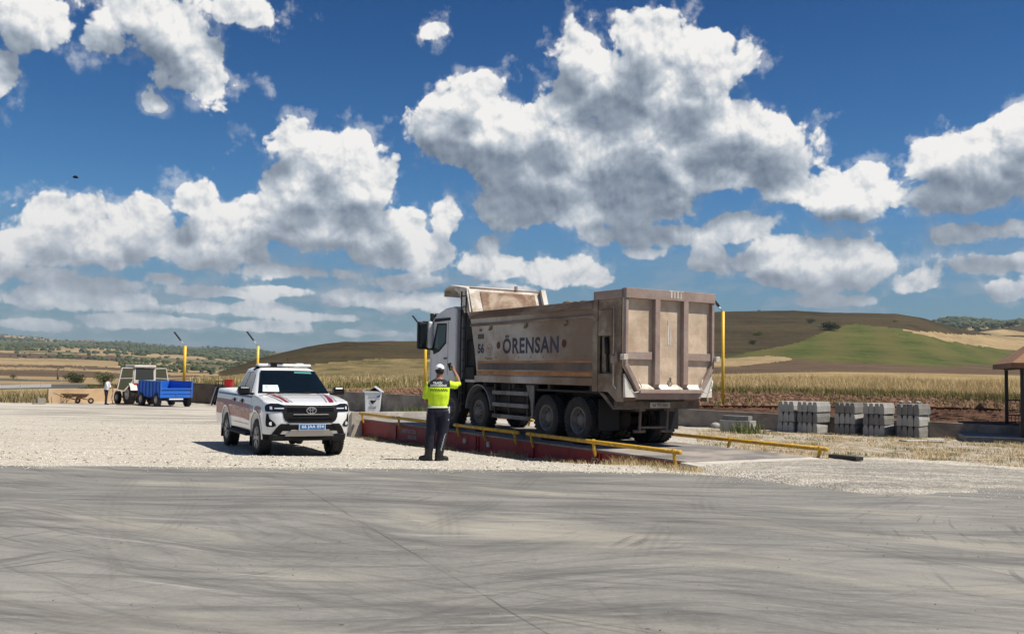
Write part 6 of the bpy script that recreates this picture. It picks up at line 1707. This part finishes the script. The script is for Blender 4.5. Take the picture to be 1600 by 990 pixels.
def blades(name, m, spots, label, cat='grass', lean=.55):
    """spots: (x, y, z, height, width) -> bent triangular blades in small fans"""
    rg = np.random.default_rng(len(spots)); n = len(spots)
    sp = np.array(spots); a = rg.uniform(0, 2 * PI, n)
    dx = np.cos(a) * sp[:, 4] / 2; dy = np.sin(a) * sp[:, 4] / 2
    la = rg.uniform(0, 2 * PI, n); lr = rg.uniform(.05, lean, n) * sp[:, 3] * (1 + .8 * (rg.random(n) > .8))
    V = np.zeros((n, 5, 3))
    V[:, 0] = np.stack([sp[:, 0] - dx, sp[:, 1] - dy, sp[:, 2]], 1); V[:, 1] = np.stack([sp[:, 0] + dx, sp[:, 1] + dy, sp[:, 2]], 1)
    mx_, my_ = np.cos(la) * lr * .35, np.sin(la) * lr * .35
    V[:, 2] = np.stack([sp[:, 0] + mx_ + dx * .8, sp[:, 1] + my_ + dy * .8, sp[:, 2] + sp[:, 3] * .6], 1)
    V[:, 3] = np.stack([sp[:, 0] + mx_ - dx * .8, sp[:, 1] + my_ - dy * .8, sp[:, 2] + sp[:, 3] * .6], 1)
    V[:, 4] = np.stack([sp[:, 0] + np.cos(la) * lr, sp[:, 1] + np.sin(la) * lr, sp[:, 2] + sp[:, 3]], 1)
    V = V.reshape(-1, 3); me = bpy.data.meshes.new(name)
    base_ = np.arange(n) * 5
    loops = np.stack([base_, base_ + 1, base_ + 2, base_ + 3, base_ + 3, base_ + 2, base_ + 4], 1).reshape(-1)
    me.vertices.add(len(V)); me.vertices.foreach_set('co', V.ravel())
    me.loops.add(len(loops)); me.loops.foreach_set('vertex_index', loops.astype(np.int32))
    st_ = np.stack([np.arange(n) * 7, np.arange(n) * 7 + 4], 1).reshape(-1).astype(np.int32)
    me.polygons.add(2 * n); me.polygons.foreach_set('loop_start', st_)
    me.update(calc_edges=True); me.validate(); me.materials.append(m)
    o = bpy.data.objects.new(name, me); COL.objects.link(o); tag(o, label, cat, kind='stuff'); return o

rg = random.Random(21)
# tall dry grass along the far edge of the soil field
def band(px0, px1, n, o0, o1, h0, h1, wd, dens=lambda x, y: 1):
    out = []
    while len(out) < n:
        px = rg.uniform(px0, px1); D = math.exp(rg.uniform(math.log(44), math.log(118))); x = bearing(px) * D
        o = outside(x, D); 
        if not (o0 < o < o1): continue
        if rg.random() > dens(x, D): continue
        k = rg.uniform(h0, h1) * (.75 + .5 * mn.noise(Vector((x * .25, D * .25, 0))) + .45 * mn.noise(Vector((x * 1.1, D * .6, 6))))
        out.append((x, D, land_z(x, D) - .03, max(.1, k), wd * rg.uniform(.6, 1.4) * D / 80))
    return out
patch_n = lambda s, lo: (lambda x, y: 1 if mn.noise(Vector((x / s, y / s, 2))) > lo else .25)
blades('tall_dry_grass', M_STRAW, band(1040, 1720, 46000, 27, 55, .4, 1.0, .022) + band(300, 1050, 17000, 16, 46, .35, 1.0, .028, patch_n(6, -.1)), 'tall golden dry grass waving along the far edge of the soil field')
blades('olive_weeds', M_OLIVE, band(1040, 1720, 17000, 21, 31, .2, .62, .030, patch_n(4, -.1)) + band(300, 1050, 17000, 12, 44, .25, .85, .036, patch_n(5, .0)), 'olive green weeds between the brown soil and the dry grass', 'weeds')
sp = []
for k in range(1500):
    px = rg.uniform(1030, 1700); D = rg.uniform(36, 60); x = bearing(px) * D; o = outside(x, D)
    if o > 1 and o < 24 and mn.noise(Vector((x / 3, D / 3, 9))) > .15:
        for q in range(6): sp.append((x + rg.uniform(-.25, .25), D + rg.uniform(-.25, .25), land_z(x, D) - .02, rg.uniform(.1, .35), .03))
blades('soil_weeds', M_OLIVE, sp, 'small scattered weeds on the plowed brown soil', 'weeds')
# clods on the soil field
def rocks(name, m, n, place, r0, r1, label, cat, flat=.7):
    V = []; Fc = []; base8 = [Vector(v) for v in ((1, 0, 0), (-1, 0, 0), (0, 1, 0), (0, -1, 0), (0, 0, 1), (0, 0, -1))]
    fs8 = [(0, 2, 4), (2, 1, 4), (1, 3, 4), (3, 0, 4), (2, 0, 5), (1, 2, 5), (3, 1, 5), (0, 3, 5)]
    for k in range(n):
        p = place()
        if p is None: continue
        r = r0 + (r1 - r0) * rg.random() ** 2.5; a = rg.uniform(0, PI); ca, sa = math.cos(a), math.sin(a); i0 = len(V)
        for v in base8:
            q = Vector((v.x * rg.uniform(.7, 1.3), v.y * rg.uniform(.6, 1.1), v.z * flat * rg.uniform(.7, 1.2))) * r
            V.append((p[0] + q.x * ca - q.y * sa, p[1] + q.x * sa + q.y * ca, p[2] + q.z + r * .2))
        Fc += [tuple(i + i0 for i in f) for f in fs8]
    me = bpy.data.meshes.new(name); me.from_pydata(V, [], Fc); me.materials.append(m)
    o = bpy.data.objects.new(name, me); COL.objects.link(o); tag(o, label, cat, kind='stuff')
M_CLOD = leafmat('brown_clods', (.09, .048, .032), (.17, .10, .065), .95, 1.0)
def pc():
    px = rg.uniform(280, 1720); D = rg.uniform(36, 72); x = bearing(px) * D; o = outside(x, D)
    return (x, D, land_z(x, D)) if 1.0 < o < 26 else None
rocks('soil_clods', M_CLOD, 12000, pc, .05, .22, 'brown clods of plowed earth on the field beyond the wall', 'soil')
M_STONE = leafmat('pale_gravel_stones', (.42, .37, .30), (.66, .60, .50), .95, 3)
def near_edge(x): return x
def pg():
    px = rg.uniform(-150, 1750); y = 17.15 + (rg.random() ** 1.7) * 22; x = bearing(px) * y
    e = interp([(a, b) for a, b in EDGE], px); 
    if y < G(px, e).y + .02 + (0.25 if px > 1150 else 0): return None
    dx, dy = x - 2.59, y - 22.63; lx = -.5075 * dx + .8616 * dy; ly = -.8616 * dx - .5075 * dy
    if -10 < lx < 12.6 and -5.5 < ly < 1.9: return None
    if outside(x, y) > -.3: return None
    return (x, y, gz(x, y))
rocks('gravel_stones', M_STONE, 26000, pg, .006, .022, 'loose pale gravel stones covering the yard', 'gravel')
def pspill():
    px = rg.uniform(-150, 1750); e = G(px, interp(EDGE, px)); x = e.x
    k = mn.noise(Vector((x * .5, 0, 2))) + .6 * mn.noise(Vector((x * 2.1, 0, 5)))
    if rg.random() > .35 + .9 * k: return None
    return (x, e.y - abs(rg.gauss(0, .16 + .35 * max(0, k) + (.5 if px > 1100 else 0))), .003)
rocks('spilled_gravel', M_STONE, 9000, pspill, .004, .016, 'pale gravel stones spilled over the edge of the concrete', 'gravel')
def pgrit():
    px = rg.uniform(-50, 1650); y = 3.5 + 13 * rg.random() ** .8
    return (bearing(px) * y, y, .002)
rocks('grit', leafmat('dark_grit', (.05, .045, .04), (.30, .27, .23), .95, 3), 900, pgrit, .003, .011, 'scattered grit and crumbs on the concrete', 'grit')
M_DSTONE = leafmat('dark_small_stones', (.10, .085, .07), (.22, .19, .15), .95, 3)
rocks('dark_stones', M_DSTONE, 2600, pg, .008, .030, 'dark small stones and crumbs mixed in the pale gravel', 'gravel')
# straw and weeds in the rough ground right of the scale, and along the foot of the scale
def rough(n, h0, h1, thr, seed):
    out = []
    for k in range(n * 6):
        px = rg.uniform(1090, 1720); y = rg.uniform(18.8, 38); x = bearing(px) * y
        if outside(x, y) > -.3: continue
        dx, dy = x - 2.59, y - 22.63; lx = -.5075 * dx + .8616 * dy; ly = -.8616 * dx - .5075 * dy
        if ly > -1.9 or (lx < -4.3 and ly > -5.0) or lx < -8.6: continue
        if mn.noise(Vector((x / 1.3, y / 1.3, seed))) + .5 * mn.noise(Vector((x / .4, y / .4, seed))) < thr: continue
        out.append((x, y, gz(x, y) - .01, rg.uniform(h0, h1), .007 + .006 * rg.random()))
        if len(out) >= n: break
    return out
blades('straw_ground_cover', M_STRAW, rough(15000, .03, .13, .10, 3), 'short dry straw and weeds on the rough gravel right of the scale', 'grass', 1.1)
blades('low_green_weeds', M_WEED, rough(5000, .03, .14, .28, 8), 'low green weeds in the rough gravel right of the scale', 'weeds', 1.1)
out = []; out2 = []
for k in range(9000):
    lx = rg.uniform(-5.1, 13); ly = YN + .10 + abs(rg.gauss(0, .32)); wz = TW(lx, ly)
    nn_ = mn.noise(Vector((lx * .9, 0, 4))) + .5 * mn.noise(Vector((lx * 3, ly * 2, 4)))
    if nn_ < -.05 and lx > -3: continue
    h = rg.uniform(.05, .22) * (.9 if lx < 1 else .8) * (1.2 if nn_ > .2 else .8)
    (out2 if (lx > 5 and nn_ > .1) or rg.random() < .22 else out).append((wz.x, wz.y, gz(wz.x, wz.y) - .02, h, .008))
blades('weeds_at_scale_foot', M_STRAW, out, 'dry weeds growing along the foot of the red weighbridge', 'weeds', .9)
blades('green_weeds_at_scale', M_OLIVE, out2, 'green weeds growing at the far foot of the weighbridge', 'weeds', .9)
out = []
for k in range(9000):
    px = rg.uniform(-200, 84); D = rg.uniform(58, 92); x = bearing(px) * D
    if D > 69 + 3 * mn.noise(Vector((x / 4, 0, 1))) or D < 62.5 + 2.0 * mn.noise(Vector((x / 3, 0, 2))) + max(0, (x + 33) * .6): continue
    out.append((x, D, gz(x, D) - .1, rg.uniform(.3, 1.0) * (1 + .5 * mn.noise(Vector((x / 2, D / 2, 0)))), .07))
blades('roadside_weeds', leafmat('brown_green_weeds', (.12, .10, .045), (.26, .21, .11), scale=.8), out, 'brown and green weeds on the bank at the far left', 'weeds')
out = []
for px, py in ((655, 649), (640, 648), (1165, 752 - 75), (1090, 664)):
    p = GH(px, py)
    for k in range(160): out.append((p.x + rg.gauss(0, .35), p.y + rg.gauss(0, .2), p.z, rg.uniform(.1, .55), .03))
blades('wall_weeds', M_WEED, out, 'green weeds at the foot of the long wall', 'weeds')

def shrub(name, label, cat, p, w_, h_, m, n=900, trunk=.12, group=None, seed=1, leaf=.18):
    r_ = random.Random(seed)
    o = thing(name, label, cat, p, 0, group)
    b = MB(); b.cyl((0, 0, -.3), (0, 0, h_ * .45), w_ * .035 + .03, w_ * .02, 8)
    for k in range(4): a = k * PI / 2 + r_.random(); b.cyl((0, 0, h_ * .25), (math.cos(a) * w_ * .25, math.sin(a) * w_ * .25, h_ * .6), w_ * .02, .02, 6)
    b.build('trunk', M_BARK, o)
    lob = [(Vector((r_.uniform(-.3, .3) * w_, r_.uniform(-.3, .3) * w_, h_ * r_.uniform(.26, .68))), r_.uniform(.24, .36)) for _ in range(9)]
    c = MB()
    for k in range(n):
        q, rr_ = lob[k % 9]; d = Vector((r_.gauss(0, 1), r_.gauss(0, 1), r_.gauss(0, 1))).normalized() * (r_.random() ** .33)
        pt = q + Vector((d.x * rr_ * w_, d.y * rr_ * w_, d.z * rr_ * h_ * .95))
        pt.z = max(pt.z, h_ * .04); L = leaf * w_ * r_.uniform(.35, .8) * .5
        a = Vector((r_.gauss(0, 1), r_.gauss(0, 1), r_.gauss(0, .7))).normalized() * L; bb = Vector((r_.gauss(0, 1), r_.gauss(0, 1), r_.gauss(0, .7))).normalized() * L
        c.add([pt - a, pt + bb * .6, pt + a, pt - bb * .6], [(0, 1, 2, 3)])
    c.build('crown', m, o, fix=False)
    return o
def at(px, D): x = bearing(px) * D; return Vector((x, D, land_z(x, D)))
def shrub_px(px, D, wpx, hpx, m, name, label, cat, seed, n=900, group=None, leaf=.18, sink=0):
    p = at(px, D); p.z -= sink; return shrub(name, label, cat, p, wpx * D / F, hpx * D / F, m, n, seed=seed, group=group, leaf=leaf)
GR = 'dark shrubs on the green hillside'
shrub_px(1296, 548, 34, 13, M_LEAF, 'broad_bush', 'broad dark bush, the largest on the green hillside', 'bush', 3, 1600, GR, .12)
shrub_px(1267, 590, 13, 9, M_LEAF, 'round_bush', 'small dark round bush above and left of the broad bush on the hillside', 'bush', 4, 600, GR)
shrub_px(1177, 440, 13, 9, M_LEAF, 'round_bush', 'small dark bush at the lower left edge of the green field', 'bush', 5, 600, GR)
shrub_px(1186, 505, 16, 7, M_WEED, 'low_bush', 'low green bush below the brown hill, right of the yellow pole', 'bush', 6, 500, GR)
shrub_px(1187, 740, 6, 4, M_LEAF, 'low_bush', 'tiny dark bush on the skyline of the brown hill', 'bush', 7, 200, GR)
shrub_px(1400, 620, 9, 4, M_LEAF, 'low_bush', 'small dark bush at the upper edge of the green field', 'bush', 8, 200, GR)
GL = 'trees beyond the tan wall'
shrub_px(124, 128, 30, 24, M_LEAF, 'round_tree', 'dark round tree beyond the tan wall above the wheelbarrows', 'tree', 9, 1800, GL, .12, .3)
shrub_px(166, 118, 28, 26, M_LEAF2, 'leafy_tree', 'green bushy tree behind the person in the white shirt', 'tree', 10, 1800, GL, .12, .2)
shrub_px(106, 150, 10, 10, M_LEAF, 'small_tree', 'small dark tree left of the dark round tree', 'tree', 11, 500, GL)
shrub_px(25, 165, 10, 9, M_LEAF, 'small_tree', 'small dark tree behind the road guardrail at the far left', 'tree', 12, 500, GL)
shrub_px(140, 92, 36, 15, M_LEAF2, 'low_bush', 'low green bush just behind the tan wall', 'bush', 13, 1300, GL, .12, .4)
shrub_px(185, 100, 30, 14, leafmat('pale_olive_leaves', (.11, .10, .045), (.22, .19, .09)), 'low_bush', 'pale olive bush behind the tractor', 'bush', 14, 900, GL, .14, .3)
shrub_px(82, 760, 4, 4, M_LEAF, 'lone_tree', 'tiny lone tree on the tan field at the left', 'tree', 15, 150)
for k, (px, D, w_, h_, words) in enumerate(((1510, 1500, 15, 12, 'left tree of the dark group on the far right hillside'), (1531, 1430, 12, 11, 'right tree of the dark group on the far right hillside'), (1553, 1500, 17, 11, 'dark tree beside the pale slope at the far right'), (1578, 1480, 22, 10, 'dark tree clump nearest the right edge on the far hill'), (1490, 1700, 10, 9, 'small dark tree at the foot of the wooded far hill'))):
    shrub_px(px, D, w_, h_, M_LEAF, 'hill_tree', words, 'tree', 30 + k, 400, 'dark trees on the far right hillside')
# far woods: one mass nobody could count
V = []; Fc = []
def clump(p, r, hh):
    i0 = len(V); n = 6
    for (z, k) in ((-.3, .55), (.25, 1.0), (.7, .75), (1.0, .15)):
        for i in range(n):
            a = 2 * PI * (i + .5 * (z > .3)) / n; q = k * r * rg.uniform(.8, 1.2); V.append((p.x + q * math.cos(a), p.y + q * math.sin(a), p.z + z * hh))
    for j in range(3):
        for i in range(n): Fc.append((i0 + j * n + i, i0 + j * n + (i + 1) % n, i0 + (j + 1) * n + (i + 1) % n, i0 + (j + 1) * n + i))
    Fc.append(tuple(i0 + 3 * n + i for i in range(n)))
cnt = 0
while cnt < 6500:
    if rg.random() < .72: px = rg.uniform(-120, 430); D = math.exp(rg.uniform(math.log(1150), math.log(4300)))
    else: px = rg.uniform(1420, 1700); D = rg.uniform(1500, 2350)
    x = bearing(px) * D; n1_ = mn.noise(Vector((x / 420, D / 420, 7))) + .35 * mn.noise(Vector((x / 120, D / 120, 3)))
    if px < 500:
        dn = .9 if n1_ > .02 else .06
        if D < 1600: dn *= .35
        if px > 230: dn *= 1.2
    else: dn = .95 if D > 1750 else .1
    if rg.random() > dn: continue
    r_ = rg.uniform(2.2, 6.5) * (.6 if D < 1600 else 1); clump(Vector((x, D, land_z(x, D))), r_, r_ * rg.uniform(.9, 1.4)); cnt += 1
for k in range(260):      # sparse scrub on the middle slope left of the near hill
    px = rg.uniform(185, 390); D = rg.uniform(620, 1150); x = bearing(px) * D
    if mn.noise(Vector((x / 60, D / 60, 5))) < -.15: continue
    clump(Vector((x, D, land_z(x, D))), rg.uniform(1.3, 3.0), rg.uniform(1.5, 3.2))
me = bpy.data.meshes.new('far_woodland'); me.from_pydata(V, [], Fc); me.materials.append(leafmat('far_woodland_leaves', (.030, .042, .022), (.065, .078, .036), scale=.02))
o = bpy.data.objects.new('far_woodland', me); COL.objects.link(o); tag(o, 'dark scrub and oak woodland covering the far hills', 'woodland', kind='stuff')

# ------------------------------------------------------------------ road furniture far left
M_RAILG = mat('pale_guardrail_steel', (.60, .58, .54), .5, metal=.2)
def road_rail(px0, px1, y0, y1, D0, D1, label, posts):
    a = PD(px0, y0, D0); c = PD(px1, y1, D1); m_ = (a + c) / 2
    r = thing('guardrail', label, 'guardrail', m_, 0, 'guardrails of the road at the left')
    b = MB(); b.bar(a - m_, c - m_, .06, .34); b.build('beam', M_RAILG, r)
    for k in range(posts):
        p = a + (c - a) * ((k + .5) / posts) - m_; b = MB(); b.bx(p.x - .06, p.x + .06, p.y - .05, p.y + .05, p.z - .8, p.z + .35); b.build('post', M_RAILG, r)
road_rail(-160, 80, 607.5, 602, 96, 104, 'near pale steel guardrail of the road at the far left', 7)
road_rail(-160, 122, 586, 597, 150, 135, 'far pale guardrail on the other side of the road at the left', 6)
def upole(px, ybot, ytop, D, label, arms):
    p = at(px, D); h = (ybot - ytop) * D / F; r = thing('utility_pole', label, 'utility pole', p, 0)
    b = MB(); b.cyl((0, 0, -1), (0, 0, h), .20 * D / 150, .13 * D / 150, 8); b.build('pole', mat('brown_weathered_pole', (.13, .09, .06), .9), r)
    b = MB(); b.bar((-.9, 0, h - .15), (.9, 0, h - .15), .14); b.build('crossarm', M_BARK, r)
upole(94, 596, 576, 150, 'brown utility pole behind the road left of the round tree', 1)
upole(135, 567, 558, 640, 'pale distant pole on the far field', 1)
# a passing car on the road
cp_ = PD(13, 600, 200); car = thing('parked_car', 'small dark and white car on the road behind the left guardrail', 'car', (cp_.x, cp_.y, cp_.z - .5), 0)
b = MB(); b.prism([(-1.9, .25), (-1.9, .75), (-1.3, .85), (-.8, 1.35), (.6, 1.35), (1.2, .9), (1.95, .75), (1.95, .25)], 'Y', -.8, .8); b.build('body', mat('dark_car_paint', (.03, .035, .05), .3), car, bevel=.08)
b = MB(); b.prism([(.2, .30), (.2, .8), (1.2, .85), (1.9, .7), (1.9, .30)], 'Y', -.83, .83); b.build('front_panel', M_WPAINT, car, bevel=.05)
for x in (-1.2, 1.2):
    for s in (1, -1):
        b = MB(); b.cyl((x, s * .62, .30), (x, s * .84, .30), .31, n=16); b.build('wheel', M_BLKM, car)
# village on the skyline
M_HW = mat('pale_house_wall', (.55, .47, .40), .9); M_HR = mat('red_tile_roof', (.28, .10, .07), .9)
hx = random.Random(2)
vill = [(120 + 3.4 * k + hx.uniform(-1, 1), 4150, 2.6) for k in range(9)] + [(66, 3600, 3.4), (72, 3600, 2.6), (90, 4100, 2.5), (37, 3900, 2.6), (46, 3950, 2.2)]
proto_h = None
for k, (px, D, wpx) in enumerate(vill):
    if proto_h is None:
        h = thing('village_house', 'x', 'house', (0, 0, 0)); b = MB(); b.bx(-4, 4, -3, 3, -2, 5); b.build('wall', M_HW, h)
        b = MB(); b.prism([(-3.4, 5), (3.4, 5), (0, 7)], 'X', -4.3, 4.3); b.build('roof', M_HR, h); proto_h = h
    else: h = copy_tree(proto_h)
    p = at(px, D); h.location = p; s = wpx * D / F / 8; h.scale = (s, s, s * .8); h.rotation_euler = (0, 0, hx.uniform(-.4, .4))
    tag(h, 'tiny pale house with red roof in the far village on the left skyline', 'house', 'houses of the far village')
# a bird in the sky
b = MB(); b.ball((0, 0, 0), .09, 6, 10, (2.1, .8, .8)); bird = thing('bird', 'small dark bird flying in the blue sky at the left', 'bird', PD(118, 277, 62), R(20))
b.build('body', M_BLKM, bird)
for s in (1, -1):
    b = MB(); b.add([(.1, 0, .02), (-.1, 0, .02), (-.08, s * .25, .08), (.02, s * .38, .03), (.09, s * .2, .09)], [(0, 1, 2, 3, 4)]); ww = b.build('wing', M_BLKM, bird); q = ww.modifiers.new('s', 'SOLIDIFY'); q.thickness = .02

# ------------------------------------------------------------------ the air
hb = MB(); hb.bx(-9000, 9500, -70, 7500, -160, 190); hz_ = hb.build('haze', None or mat('haze_air', (1, 1, 1)), None)
t = hz_.data.materials[0].node_tree; t.nodes.clear()
pv_ = N(t, 'ShaderNodeVolumePrincipled'); pv_.inputs['Color'].default_value = (.62, .78, 1.0, 1); pv_.inputs['Density'].default_value = .00006; pv_.inputs['Anisotropy'].default_value = .2
ho = N(t, 'ShaderNodeOutputMaterial'); t.links.new(pv_.outputs[0], ho.inputs['Volume'])
tag(hz_, kind='stuff', label='thin blue summer haze over the far hills', cat='haze')
print('LAND Z', min(v.co.z for v in land.data.vertices), max(v.co.z for v in land.data.vertices))
